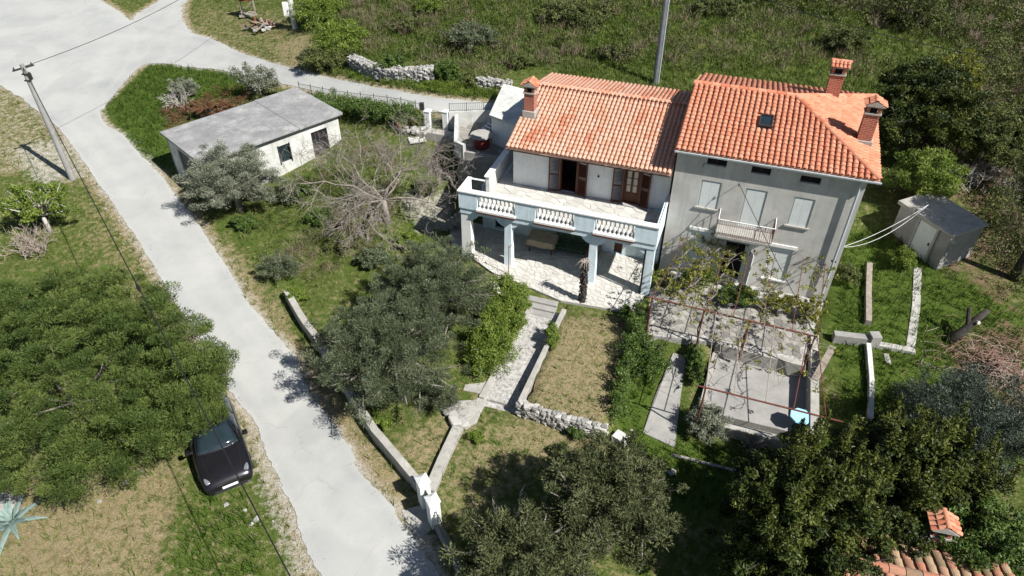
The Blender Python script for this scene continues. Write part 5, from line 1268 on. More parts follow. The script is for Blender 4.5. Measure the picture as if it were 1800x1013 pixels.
LOOSE = [((20,888),.75,'largest white rock behind the agave'), ((248,832),.22,'small white stone lying near the pine edge'), ((222,848),.18,'white stone beside the pale patch below the pine'), ((174,882),.16,'lone small stone on the dry grass below the pine'), ((205,560),.3,'pale stones half hidden in the verge above the pine'), ((452,914),.2,'white stone on the green strip by the road'), ((398,888),.16,'small white stone in front of the car'), ((442,922),.14,'white stone next to the cable line on the green strip'), ((431,897),.12,'tiny stone between car and cable on the green'), ((1181,832),.26,'round grey boulder in the deep shade of the right garden'), ((1110,757),.12,'small white stone in the green grass by the pale block')]
for (a, b), s_, lb in LOOSE:
    p = G(a, b); o = bpy.data.objects.new('field_stone', random.choice(STONES)); COL.objects.link(o); o.location = p+Vector((0, 0, s_*.12)); o.scale = (s_*1.1, s_*.9, s_*.55); o.rotation_euler = (0, 0, random.uniform(0, 3)); tag(o, lb, 'stone')

# ------------------------------------------------------------------ small tiled building at the bottom right
q0 = P(1474, 1058, 3.4); hb = empty('outbuilding', (q0.x, q0.y, 0.0), math.radians(-14)); tag(hb, 'small building with an old mossy tiled roof at the bottom right corner', 'building')
MB().box(.2, 4.8, -1.4, 3.2, -.6, 2.9).build('wall', M['greywall'], hb)
R0, R1, RY0, RY1, RZ0, RZ1 = 0.0, 5.0, -1.6, 1.15, 2.95, 3.75
hr = MB().extr([(0, 0), (R1-R0, 0), (R1-R0, -.12), (0, -.12)], Matrix(((1, 0, 0, R0), (0, RY1-RY0, 0, RY0), (0, RZ1-RZ0, 1, RZ0), (0, 0, 0, 1))), 1.0).extr([(0, 0), (R1-R0, 0), (R1-R0, -.12), (0, -.12)], Matrix(((1, 0, 0, R0), (0, 2.3, 0, RY1), (0, -.7, 1, RZ1), (0, 0, 0, 1))), 1.0).build('roof', M['tile_c'], hb)
uu = Vector((0, RY1-RY0, RZ1-RZ0)); ll = uu.length; uu.normalize()
ub_ = Vector((0, -2.3, .7)).normalized()
tile_slopes(hb, hr, [(Vector((R0, RY0-.03, RZ0)), Vector((1, 0, 0)), uu, 16, 9, None), (Vector((R1, RY1+2.3, RZ1-.7)), Vector((-1, 0, 0)), ub_, 16, 7, None)], M['tile_c'], 5.0/16, ll/9, {0}, lambda si, c, r: random.random())
ridge_tiles(hr, (R0, RY1, RZ1+.03), (R1, RY1, RZ1+.03), M['tile_c'], .42, .16)
chimney(hb, 3.0, 2.75, 2.9, 4.5, .5, .5, M['tile_b'], 'v', .3)
# ------------------------------------------------------------------ foliage tools
def unit(a): return a/np.maximum(np.linalg.norm(a, axis=-1, keepdims=True), 1e-9)
def rdir(n): return unit(RNG.normal(0, 1, (n, 3)))
def diamonds(C, A, L, W, face=None):
    """leaf quads: centre, axis, length, width; face: wished normal"""
    n = len(C); r = rdir(n) if face is None else face
    S = unit(np.cross(A, r)); L = np.broadcast_to(L, (n,))[:, None]/2; W = np.broadcast_to(W, (n,))[:, None]/2
    V = np.stack([C-A*L+S*W, C-A*L*.6-S*W, C+A*L], 1).reshape(-1, 3)
    return V, np.arange(3*n).reshape(n, 3)
def clump_leaves(cl, per, L, W, out=.7, up=.35, rnd=.8, droop=0.0, flat=.5, cv=.5, lv=.5, fill=.45):
    """cl: (k,6) clump centres and radii -> leaf quads and per-leaf variation"""
    k = len(cl); C0 = np.repeat(cl[:, :3], per, 0); R = np.repeat(cl[:, 3:6], per, 0); n = len(C0)
    d = rdir(n); d[:, 2] = np.abs(d[:, 2])*np.where(RNG.random(n) < .75, 1, -1)
    rad = RNG.random((n, 1))**fill
    C = C0+d*rad*R
    A = unit(d*out+np.array([0, 0, up-droop])+rdir(n)*rnd)
    f = unit(d+np.array([0, 0, flat])+rdir(n)*.9)
    l = L*RNG.uniform(.65, 1.3, n); w_ = W*RNG.uniform(.7, 1.25, n)
    V, Fc = diamonds(C, A, l, w_, f)
    var = np.clip(np.repeat(RNG.random(k), per)*cv+RNG.random(n)*lv, 0, 1)
    return V, Fc, var
def merge(parts):
    V, Fc, va = [], [], []; n = 0
    for a, b, c in parts: V.append(a); Fc.append(b+n); va.append(c); n += len(a)
    return np.concatenate(V), np.concatenate(Fc), np.concatenate(va)
def scl(px, py, z): return F_PX*(SN+(py-CY)/F_PX*CS)/(CAM_H-z)
def branch_clumps(c, R, nb, per, rc, base, lo=-.15, gnarl=.12, inner=.4, squash=.62):
    """limbs from the trunk head to the crown's surface; clumps along their outer part"""
    c = np.array(c); cl = []; limbs = []; head = np.array([c[0], c[1], base[2]+max(.3, (c[2]-base[2])*.55)])
    for i in range(nb):
        zz = lo+(1-lo)*((i+.5)/nb)**.85; az = i*2.39996+RNG.normal(0, .25); h = math.sqrt(max(0, 1-min(1, zz)**2))
        tip = c+np.array([math.cos(az)*h*R[0], math.sin(az)*h*R[1], zz*R[2]])*RNG.uniform(.78, 1.06)
        mid = (head+tip)/2+np.array([0, 0, .12*R[2]])+RNG.normal(0, gnarl, 3)*R[2]
        limbs.append((head+(c-head)*.2, mid, tip))
        for j in range(per):
            t = inner+(1-inner)*(j+RNG.random())/per; q = (1-t)**2*head+2*t*(1-t)*mid+t*t*tip
            q = q+RNG.normal(0, .16, 3)*np.array(R)*.55*(1.1-.5*t); r = rc*RNG.uniform(.65, 1.3)*(1.15-.35*t)
            cl.append((*q, r, r, r*squash))
    return np.array(cl), limbs, head
def pad_clumps(c, R, n, r, zlo, squash):
    out = []
    for m, sc_, rr in ((n, 1.0, r), (int(n*.55), .74, r*1.15)):
        for i in range(m):
            z = 1-(1-zlo)*(i+.5)/m; a = i*2.39996+RNG.normal(0, .15); h = math.sqrt(max(0, 1-z*z)); f = sc_*RNG.uniform(.86, 1.07); q = rr*RNG.uniform(.6, 1.35)
            out.append((c[0]+math.cos(a)*h*R[0]*f, c[1]+math.sin(a)*h*R[1]*f, c[2]+z*R[2]*f, q, q, q*squash))
    return np.array(out)
def tree(name, label, cp, zc, R, nb, per, rc, nl, L, W, mat, bark='bark', cat='tree', lo=-.15, trunk_r=.16, base_off=(0, 0), extra=None, limb_n=None, limb_r=None, pad=None, **kw):
    """cp: crown-centre pixel at height zc; R radii in metres"""
    c = P(cp[0], cp[1], zc); bx, by = c.x+base_off[0], c.y+base_off[1]; base = Vector((bx, by, hz(bx, by)))
    root = empty(name, base); tag(root, label, cat)
    inner = kw.pop('inner', .4); squash = kw.pop('squash', .62)
    cl, limbs, head = branch_clumps(c, R, nb, per, rc, base, lo, inner=inner, squash=squash)
    if pad: cl = pad_clumps(c, R, pad[0], pad[1], lo, squash)
    cl[:, 2] = np.maximum(cl[:, 2], height(cl[:, 0], cl[:, 1])+rc*.35)
    V, Fc, var = clump_leaves(cl, nl, L, W, **kw)
    if extra is not None: V, Fc, var = merge([(V, Fc, var)]+extra(cl))
    o = link('crown', np_mesh('crown', V-np.array(base), Fc, mat, var), root)
    B0 = np.array(base)
    t = MB(); t.tube([(0, 0, -.2), tuple((head-B0)*np.array([.6, .6, .5])), tuple(head-B0)], [trunk_r*1.25, trunk_r, trunk_r*.8], 8); t.build('trunk', M[bark], root, smooth=True)
    t = MB()
    for a, b, e in limbs[:limb_n or 40]: t.tube([tuple(a-B0), tuple(b-B0), tuple(e-B0)], [limb_r or trunk_r*.55, (limb_r or trunk_r*.55)*.55, .012], 5)
    t.build('limbs', M[bark], root)
    return root
LM = {}
LM['pine'] = leafmat('pine_needles', [(0.0289,0.0527,0.0110), (0.0697,0.1037,0.0229), (0.1275,0.1615,0.0408)], .08, .6, .2)
LM['olive'] = leafmat('olive_leaves', [(0.0378,0.0540,0.0234), (0.0900,0.1125,0.0576), (0.1710,0.1935,0.1170)], .08, .5, .35)
LM['olive_grey'] = leafmat('grey_olive_leaves', [(0.075,0.088,0.055), (0.163,0.180,0.123), (0.282,0.304,0.229)], .08, .5, .35)
LM['olive_dark'] = leafmat('dark_olive_leaves', [(0.027,0.042,0.030), (0.061,0.082,0.060), (0.117,0.142,0.105)], .06, .5, .35)
LM['juniper'] = leafmat('cypress_sprays', [(0.0406,0.0530,0.0211), (0.0913,0.1053,0.0437), (0.1537,0.1583,0.0764)], .08, .6, .2)
LM['laurel'] = leafmat('laurel_leaves', [(0.0119,0.0229,0.0059), (0.0391,0.0578,0.0119), (0.1403,0.1530,0.0306)], .10, .5, .22)
LM['fresh'] = leafmat('fresh_green_leaves', [(0.069,0.118,0.018), (0.143,0.207,0.030), (0.246,0.305,0.059)], .3, .5, .3)
LM['ivy'] = leafmat('ivy_leaves', [(0.030,0.059,0.012), (0.070,0.117,0.023), (0.129,0.187,0.041)], .12, .5, .25)
LM['scrub'] = leafmat('scrub_leaves', [(0.042,0.054,0.022), (0.096,0.120,0.036), (0.192,0.204,0.066)], .12, .6, .2)
LM['yellow'] = leafmat('yellow_green_leaves', [(0.093,0.104,0.013), (0.176,0.186,0.021), (0.279,0.279,0.041)], .3, .5, .3)
LM['dry'] = leafmat('dry_brown_twigs', [(0.143,0.099,0.072), (0.242,0.182,0.138), (0.374,0.297,0.231)], .1, .9, .1)
LM['red'] = leafmat('reddish_leaves', [(.10,.045,.03), (.20,.09,.05), (.16,.14,.05)], .25, .7, .2)
LM['grass'] = leafmat('grass_blades', [(.038,.078,.011), (.080,.125,.022), (.155,.190,.050), (.31,.28,.15)], .25, .8, .1)
LM['white'] = leafmat('white_blossom', [(.6,.6,.5), (.75,.75,.68), (.8,.8,.72)], .2, .8, .1)

# ------------------------------------------------------------------ trees, largest first
def pine_extra(cl):
    q = []
    for poly, n, z0, z1 in (([(300,650),(345,610),(408,618),(400,665),(388,742),(335,748)], 70, 2.1, 2.9), ([(230,620),(385,618),(375,690),(372,722),(290,765),(200,760)], 80, 2.1, 3.2), ([(70,760),(150,740),(290,740),(305,755),(230,805),(120,845),(90,840)], 80, 1.2, 2.2)):
        a, b = np.array([p[0] for p in poly]), np.array([p[1] for p in poly]); k = 0
        while k < n:
            x, y = RNG.uniform(a.min(), a.max()), RNG.uniform(b.min(), b.max())
            if inpoly(np.array([x]), np.array([y]), poly)[0]: c = P(x, y, RNG.uniform(z0, z1)); r = RNG.uniform(.30, .50); q.append((c.x, c.y, c.z, r, r, r*.42)); k += 1
    return [clump_leaves(np.array(q), 380, .105, .032, fill=.33, out=1.0, up=.6, rnd=.45, cv=.7, lv=.3)]
tree('pine_tree', 'huge broad bright green pine covering the left edge and the back of the car', (105, 668), 3.6, (5.6, 4.6, 3.4), 40, 2, .56, 350, .105, .034, LM['pine'], 'bark', trunk_r=.3, lo=-.55, out=1.0, up=.35, rnd=.6, squash=.42, cv=.7, lv=.3, inner=.42, limb_n=10, limb_r=.05, extra=pine_extra, pad=(520, .43), fill=.33)
tree('olive_tree', 'large grey green olive tree nearest the terrace and the flowering hedge', (762, 510), 2.9, (2.8, 2.7, 2.2), 70, 6, .42, 190, .115, .030, LM['olive'], out=.8, up=.7, rnd=.6, lo=-.45, trunk_r=.2)
tree('olive_tree', 'large silvery olive tree leaning over the roadside wall', (680, 622), 2.7, (3.05, 3.3, 2.4), 84, 6, .43, 190, .115, .030, LM['olive'], out=.8, up=.7, rnd=.6, lo=-.45, trunk_r=.2)
tree('olive_tree', 'small olive sapling clump beside the rubble landing', (775, 700), 1.1, (.75, .75, .8), 14, 4, .3, 120, .10, .028, LM['olive'], out=.8, up=.7, rnd=.6, trunk_r=.06)
tree('olive_tree', 'silver grey olive tree in front of the flat roofed garage', (408, 318), 3.3, (2.75, 2.3, 1.9), 60, 6, .42, 170, .12, .032, LM['olive_grey'], out=.8, up=.6, rnd=.7, lo=-.45, trunk_r=.18)
tree('olive_tree', 'dark dense olive tree in the shade at the right edge', (1700, 742), 2.6, (2.9, 2.4, 2.0), 60, 6, .45, 170, .115, .030, LM['olive_dark'], 'bark_dark', out=.8, up=.6, rnd=.7, lo=-.45, trunk_r=.2)
tree('cypress_tree', 'spreading brown green cypress at the bottom right of the plot', (1075, 880), 2.9, (2.35, 2.3, 2.3), 56, 6, .40, 170, .13, .042, LM['juniper'], out=1.0, up=.3, rnd=.55, trunk_r=.18, lo=-.3)
tree('cypress_tree', 'brown green cypress cut by the bottom edge beside the railing fence', (928, 990), 2.5, (2.5, 2.0, 1.6), 54, 6, .40, 160, .13, .042, LM['juniper'], out=1.0, up=.3, rnd=.55, trunk_r=.18, lo=-.3)
def cones(cl, n=34):
    """upright leafy shoots over the crown"""
    idx = np.argsort(-cl[:, 2])[:n*2]; RNG.shuffle(idx); parts = []
    for i in idx[:n]:
        k = 5; q = np.repeat(cl[i:i+1], k, 0).copy(); t = np.arange(k)/(k-1); hgt = RNG.uniform(.6, 1.25)
        q[:, 2] += t*hgt; q[:, 3:5] = (.30*(1-.75*t))[:, None]; q[:, 5] = .2; v = clump_leaves(q, 44, .13, .058, out=.6, up=.5, rnd=.8)
        parts.append((v[0], v[1], np.clip(v[2]*.5+.45, 0, 1)))
    return parts
tree('laurel_tree', 'big dark laurel with upright yellowish shoots in the bottom right centre', (1412, 915), 3.3, (2.75, 2.5, 2.8), 96, 5, .34, 190, .14, .062, LM['laurel'], 'bark_dark', out=.6, up=.2, rnd=.9, extra=cones, lo=-.3)
tree('laurel_tree', 'dark laurel beside the olive above the small tiled building', (1590, 855), 3.2, (2.9, 2.6, 2.6), 92, 5, .34, 190, .14, .062, LM['laurel'], 'bark_dark', out=.6, up=.2, rnd=.9, extra=cones, lo=-.3)
tree('laurel_tree', 'glossy green ivy covered bush at the bottom right corner', (1712, 965), 2.9, (1.9, 1.7, 1.7), 56, 5, .36, 120, .12, .06, LM['ivy'], 'bark_dark', out=.5, up=.2, rnd=.9, lo=-.3)
tree('laurel_tree', 'low dark laurel shoots in the shadow left of the big laurel', (1318, 1000), 1.8, (1.0, 1.4, 1.5), 22, 4, .36, 110, .13, .06, LM['laurel'], 'bark_dark', out=.6, up=.2, rnd=.9, lo=-.3, extra=lambda c: cones(c, 10))
tree('evergreen_tree', 'tall dark evergreen tree right behind the grey house roof', (1612, 205), 5.9, (3.3, 3.0, 3.3), 80, 5, .55, 210, .16, .07, LM['laurel'], 'bark_dark', out=.6, up=.3, rnd=.8, lo=-.4, trunk_r=.25)
tree('evergreen_tree', 'narrow yellow green tree standing behind the dark evergreen', (1668, 165), 6.3, (1.5, 1.5, 2.6), 34, 5, .5, 110, .16, .07, LM['yellow'], 'bark_dark', out=.6, up=.3, rnd=.8, lo=-.6)
tree('evergreen_tree', 'bright green bushy tree hanging over the shed', (1630, 312), 4.3, (1.9, 1.6, 1.5), 36, 5, .45, 110, .14, .06, LM['fresh'], 'bark', out=.6, up=.3, rnd=.8, lo=-.5)
tree('evergreen_tree', 'shadowed green tree at the right edge above the shed', (1765, 250), 5.2, (2.4, 2.0, 2.1), 50, 5, .5, 150, .15, .06, LM['scrub'], 'bark', out=.6, up=.3, rnd=.8, lo=-.5)
tree('evergreen_tree', 'dark tree at the right edge shading the shed', proj((24.2, 26.9, 7.2)), 7.2, (2.0, 2.0, 1.8), 40, 5, .55, 120, .16, .07, LM['scrub'], 'bark_dark', out=.6, up=.3, rnd=.8, lo=-.3, trunk_r=.2)
tree('fig_tree', 'light green budding fig with bare pale branches at the left verge', (66, 362), 2.6, (2.1, 1.6, 1.5), 26, 3, .36, 100, .13, .075, LM['fresh'], 'bark_pale', out=.5, up=.4, rnd=.9, trunk_r=.12)
# shrubs: label, pixel, height of middle, radii, leaf material, size
SH_ = [
 ('hedge', 'middle of the long bright hedge between terrace and path', (880, 566), 1.35, (1.1, 1.2, .9), 'fresh', 34, .10, .055),
 ('shrub', 'dark overgrown bush at the garage front below its window', (505, 345), 2.0, (0.9, 0.7, 0.6), 'olive', 20, .13, .05),
 ('shrub', 'low dark shrub between the garage olive and the bare walnut', (560, 385), 1.7, (0.9, 0.7, 0.5), 'ivy', 18, .13, .05),
 ('shrub', 'tangled green shrub under the left branches of the bare walnut', (600, 430), 1.5, (1.0, 0.8, 0.5), 'scrub', 20, .13, .05),
 ('shrub', 'grey green bush touching the big olive on its upper left', (655, 455), 1.6, (0.9, 0.7, 0.6), 'olive', 20, .13, .05),
 ('shrub', 'dark weeds at the roadside below the garage olive', (430, 395), 1.5, (0.9, 0.6, 0.5), 'ivy', 16, .13, .05),
 ('shrub', 'overgrown weeds beside the paved strip right of the walnut trunk', (745, 330), 2.0, (0.8, 0.6, 0.4), 'scrub', 14, .13, .05),
 ('shrub', 'fresh bush at the start of the roadside wall', (520, 520), 1.1, (0.5, 0.5, 0.4), 'fresh', 12, .13, .05),
 ('shrub', 'green meadow bush directly above the long dry stone wall', (690, 112), 5.4, (1.1, 0.7, 0.6), 'ivy', 18, .13, .05),
 ('shrub', 'meadow bush just behind the white house chimney', (915, 112), 5.6, (1.0, 0.7, 0.6), 'scrub', 18, .13, .05),
 ('shrub', 'broad meadow bush left of the dark metal pole', (1085, 95), 6.1, (1.6, 0.9, 0.6), 'scrub', 24, .13, .05),
 ('shrub', 'bright green meadow bush at the top edge above the stone wall', (760, 12), 6.9, (1.5, 1.0, 0.7), 'fresh', 22, .13, .05),
 ('shrub', 'dark meadow bush at the top edge right of the metal pole', (1260, 12), 7.9, (2.0, 1.0, 0.8), 'scrub', 28, .13, .05),
 ('shrub', 'meadow bush above the rear chimney of the grey house', (1490, 70), 7.0, (1.6, 1.0, 0.8), 'scrub', 24, .13, .05),
 ('shrub', 'big dark bush at the top edge near the right corner', (1600, 20), 8.0, (2.6, 1.3, 1.2), 'laurel', 34, .13, .05),
 ('shrub', 'glossy creeper growing round the foot of the lone tiled chimney', (1640, 940), 3.7, (.9, .5, .5), 'ivy', 20, .12, .06),
 ('shrub', 'dark leafy growth spilling over the ridge of the small tiled building', (1545, 942), 3.9, (1.9, .8, .5), 'laurel', 34, .13, .06),
 ('shrub', 'dense creeper under the pergola beside the doorway', (1300, 520), 1.7, (1.1, .7, .5), 'ivy', 22, .10, .05),
 ('shrub', 'leafy creeper in the left corner of the paved yard', (1180, 500), 1.6, (.6, .6, .5), 'scrub', 16, .10, .05),
 ('shrub', 'green creeper at the yard corner by the right pergola post', (1425, 545), 1.7, (.5, .7, .5), 'yellow', 14, .10, .05),
 ('hedge', 'bright green flowering hedge along the path below the terrace', (893, 528), 1.5, (1.15, 1.5, .95), 'fresh', 44, .10, .055),
 ('hedge', 'bright green hedge bush beside the middle of the garden path', (862, 610), 1.2, (1.15, 1.7, 1.0), 'fresh', 46, .10, .055),
 ('shrub', 'low green shrub growing on the lawn wall beside the path', (970, 590), 1.2, (.32, .75, .4), 'fresh', 14, .08, .045),
 ('shrub', 'grey green shrub on the roadside wall below the garage olive', (492, 470), 1.5, (1.25, .95, .75), 'olive', 24, .11, .035),
 ('shrub', 'dark ivy bush spilling over the plot boundary beside the lawn', (1138, 630), 1.1, (.95, 1.2, .85), 'ivy', 30, .10, .055),
 ('shrub', 'narrow dark hedge between the side path and the basin', (1222, 640), .9, (.35, 1.4, .55), 'ivy', 20, .10, .05),
 ('oleander', 'pale green oleander bush at the left corner of the basin', (1243, 742), .85, (.85, .85, .75), 'olive_grey', 26, .15, .032),
 ('shrub', 'fresh green round shrub in front of the shed door', (1588, 455), 2.3, (.7, .65, .65), 'fresh', 18, .11, .04),
 ('shrub', 'dark shaded bush beside the timber edging', (1492, 482), 1.9, (.55, .9, .45), 'scrub', 14, .11, .05),
 ('shrub', 'tangled green creeper bush under the pergola at the left', (1228, 488), 1.9, (.9, .6, .55), 'ivy', 16, .10, .05),
 ('shrub', 'yellow green creeper bush under the pergola at the right', (1370, 530), 1.7, (1.2, .6, .4), 'yellow', 16, .09, .04),
 ('hedge', 'bright yellow green hedge bush beside the white concrete pole', (565, 22), 5.0, (2.3, 2.6, 1.5), 'fresh', 60, .17, .07),
 ('hedge', 'yellow green hedge bush above the dry stone wall', (602, 72), 5.2, (2.1, 2.1, 1.3), 'fresh', 54, .17, .07),
 ('shrub', 'dark bramble bush in the shade at the hedge end', (572, 105), 4.5, (2.0, 1.2, .9), 'scrub', 44, .15, .06),
 ('shrub', 'green bush growing over the middle of the dry stone wall', (785, 128), 5.3, (.9, .7, .8), 'ivy', 20, .15, .06),
 ('shrub', 'brownish bramble between the green bush and the wall end', (832, 143), 5.1, (1.0, .7, .5), 'scrub', 20, .14, .05),
 ('shrub', 'grey green shrub with bare twigs in the meadow centre', (830, 65), 6.4, (2.0, 1.6, .9), 'olive', 26, .16, .05),
 ('shrub', 'dark green scrub bush at the top edge of the meadow', (1015, 28), 7.2, (3.0, 1.5, 1.0), 'scrub', 40, .17, .07),
 ('shrub', 'brown meadow bramble left of the grey shrub', (720, 45), 6.0, (2.2, 1.3, .6), 'scrub', 26, .16, .06),
 ('shrub', 'pale sprouting bush in the middle of the triangular plot', (322, 155), 2.9, (1.1, .9, .7), 'olive_grey', 20, .13, .05),
 ('shrub', 'light leafed bush overhanging the lane behind the garage', (452, 138), 4.1, (1.7, 1.0, 1.0), 'olive_grey', 18, .14, .055),
 ('shrub', 'brown bramble patch beside the garage rear wall', (370, 190), 2.9, (2.0, .8, .4), 'red', 20, .12, .05),
 ('shrub', 'dark green bush left of the garage window', (535, 335), 2.1, (.6, .5, .5), 'ivy', 12, .12, .05),
 ('shrub', 'green shrub under the bare walnut next to the big olive', (720, 425), 1.7, (1.0, .6, .5), 'fresh', 16, .11, .05),
 ('shrub', 'small round green bush in the lower lawn near the kerb wall', (837, 770), .4, (.3, .25, .22), 'fresh', 8, .08, .045),
 ('shrub', 'small dark bush below the rubble wall of the lawn', (1012, 762), .45, (.32, .3, .3), 'ivy', 8, .08, .045),
 ('shrub', 'low reddish bush at the shaded boundary corner', (985, 795), .4, (.4, .35, .3), 'scrub', 10, .08, .04),
 ('shrub', 'dark creeper bush at the right end of the terrace', (1100, 555), 1.3, (.35, .6, .4), 'ivy', 10, .09, .05),
 ('shrub', 'green weeds at the base of the roadside wall end', (672, 742), .5, (.5, .4, .3), 'fresh', 8, .09, .045),
]
for nm, lb, cp, zc, R, mt, nb, L, W in SH_:
    tree(nm, lb, cp, zc, R, nb, 4, max(.17, min(R[0], R[2])*.36), 75, L, W, LM[mt], 'bark', cat='hedge' if nm == 'hedge' else 'shrub', lo=-.5, trunk_r=.035, out=.6, up=.35, rnd=.8, squash=.8)
# white blossom on the flowering hedge
p = P(875, 500, 1.9); bl = empty('blossom_sprays', p); tag(bl, 'white blossom sprays on the hedge next to the terrace', 'blossom')
cl = np.array([(p.x+RNG.normal(0, .25), p.y+RNG.normal(0, .55), 1.75+RNG.random()*.5, .18, .18, .18) for _ in range(16)]); V, Fc, va = clump_leaves(cl, 16, .07, .06); link('petals', np_mesh('petals', V-np.array(p), Fc, LM['white'], va), bl)['kind'] = 'stuff'
t = MB()
for c_ in cl: t.tube([(c_[0]-p.x, c_[1]-p.y, -.8), (c_[0]-p.x, c_[1]-p.y, c_[2]-p.z)], .008, 4)
t.build('stems', M['bark'], bl)
# boundary hedge that shades the lawn
bh = empty('boundary_hedge', G(1098, 650)); tag(bh, 'dark ivy hedge on the boundary shading the right side of the lawn', 'hedge')
ip = path_pts([G(1124, 562), G(1104, 640), G(1080, 745)], .15); cl = []
for q in ip:
    for k in range(4): cl.append((q.x+RNG.normal(0, .16), q.y+RNG.normal(0, .18), hz(q.x, q.y)+RNG.uniform(.1, 1.25), .26, .26, .26))
V, Fc, va = clump_leaves(np.array(cl), 70, .10, .055, out=.5, up=.2); link('foliage', np_mesh('foliage', V-np.array(bh.location), Fc, LM['ivy'], va), bh)
t = MB()
for q in ip[::4]: t.tube([tuple(Vector((q.x, q.y, hz(q.x, q.y)))-bh.location), tuple(Vector((q.x+.05, q.y, hz(q.x, q.y)+1.1))-bh.location)], .02, 4)
t.build('stems', M['bark'], bh)
# ivy hedge behind the lane fence
iv = empty('ivy_hedge', G(650, 205)); tag(iv, 'long dark ivy hedge along the inside of the lane fence', 'hedge')
ip = path_pts([G(560, 190), G(640, 204), G(735, 222)], .16); cl = []
for q in ip:
    for k in range(5): cl.append((q.x+RNG.normal(0, .25), q.y+RNG.normal(-.1, .4), hz(q.x, q.y)+RNG.uniform(.15, 1.0), .32, .32, .3))
V, Fc, va = clump_leaves(np.array(cl), 70, .11, .06, out=.5, up=.2); link('foliage', np_mesh('foliage', V-np.array(iv.location), Fc, LM['ivy'], va), iv)
t = MB(); 
for q in ip[::3]: t.tube([tuple(Vector((q.x, q.y, hz(q.x, q.y)))-iv.location), tuple(Vector((q.x+.05, q.y, hz(q.x, q.y)+.7))-iv.location)], .02, 4)
t.build('stems', M['bark'], iv)

# ------------------------------------------------------------------ bare wood
def bare(root, starts, depth, mat, name='branches', split=(2, 4), shrink=.68, spread=.55, up=.1, r0=.1, rmin=.007, curve=.14, seg=3, trunk_name='trunk'):
    """recursive branching; starts: (point, direction, length, radius) in local coordinates"""
    T, Bq = MB(), MB()
    def grow(p, d, l, r, lev):
        pts = [p]; q = p.copy(); dd = d.copy()
        for i in range(seg):
            dd = (dd+Vector([random.gauss(0, curve) for _ in range(3)])+Vector((0, 0, up*.3))).normalized(); q = q+dd*l/seg; pts.append(q.copy())
        r1 = max(rmin, r*.62); (T if lev == 0 else Bq).tube(pts, [r+(r1-r)*i/seg for i in range(seg+1)], 7 if lev == 0 else (5 if lev < 3 else 3), cap=lev < 2)
        if lev >= depth: return
        n = random.randint(*split)
        for k in range(n):
            t = random.uniform(.45, 1.0) if k else 1.0; s_ = pts[min(seg, int(t*seg))]
            nd = (dd+Vector([random.gauss(0, spread) for _ in range(3)])+Vector((0, 0, up))).normalized()
            grow(s_.copy(), nd, l*shrink*random.uniform(.75, 1.2), max(rmin, r1*random.uniform(.6, .95)), lev+1)
    for p, d, l, r in starts: grow(Vector(p), Vector(d).normalized(), l, r, 0)
    T.build(trunk_name, mat, root, smooth=True); Bq.build(name, mat, root)
wb = G(682, 392); wn = empty('walnut_tree', wb); tag(wn, 'wide leafless walnut tree with pale grey twigs between garage and balcony', 'tree')
random.seed(5)
MB().tube([(0, 0, -.2), (-.05, .02, .7), (-.1, .05, 1.45)], [.2, .16, .15], 10).build('trunk', M['bark'], wn, smooth=True)
starts = []
for (dx, dy, dz, l) in ((-.5, 1, .55, 2.3), (-1, -.4, .3, 2.3), (.5, 1, .5, 2.2), (-1, .35, .4, 2.4), (1, 0, .4, 2.2), (-.35, -1, .25, 2.0), (.05, .5, 1, 1.8), (.85, .6, .45, 2.3), (-.75, .8, .4, 2.3)): starts.append(((-.1, .05, 1.4), (dx, dy, dz), l*1.1, .06))
bare(wn, starts, 5, M['twig_grey'], split=(3, 4), shrink=.68, spread=.6, up=.03, rmin=.006, curve=.22, trunk_name='limbs')
for lb, px, h, mt in (('white leafless sapling in the shade of the right cypress', (905, 910), 1.9, 'twig_white'), ('small leaning white sapling left of the other white one', (872, 930), 1.4, 'twig_white')):
    r_ = empty('bare_sapling', G(*px)); tag(r_, lb, 'sapling'); bare(r_, [((0, 0, -.1), (.05, .1, 1), h*.42, .03)], 4, M[mt], split=(2, 3), shrink=.7, spread=.4, up=.25, rmin=.008)
for lb, px, R_, n, mt in (('bare twiggy bush below the fig at the left edge', (62, 445), 1.1, 26, 'twig'), ('bare silver bush in the triangular plot near the road corner', (318, 190), .9, 16, 'bark_pale'), ('bare twiggy bush behind the garage roof edge', (452, 160), .9, 14, 'bark_pale'), ('leafless grey bush at the shed side under the trees', (1700, 330), 1.3, 22, 'bark_pale'), ('bare pale branches hanging at the right edge by the shed', (1770, 345), 1.4, 18, 'bark_pale'), ('bare bush with thin twigs at the basin front', (1325, 790), .6, 10, 'bark'), ('thin bare twigs at the lawn boundary wall', (1108, 600), .6, 10, 'bark')):
    r_ = empty('bare_bush', G(*px)); tag(r_, lb, 'bush')
    bare(r_, [((random.gauss(0, R_*.3), random.gauss(0, R_*.25), 0), (random.gauss(0, .7), random.gauss(0, .7), 1), R_*random.uniform(.5, .8), .022) for _ in range(n)], 3, M[mt], split=(2, 3), shrink=.7, spread=.5, rmin=.008, trunk_name='stems')
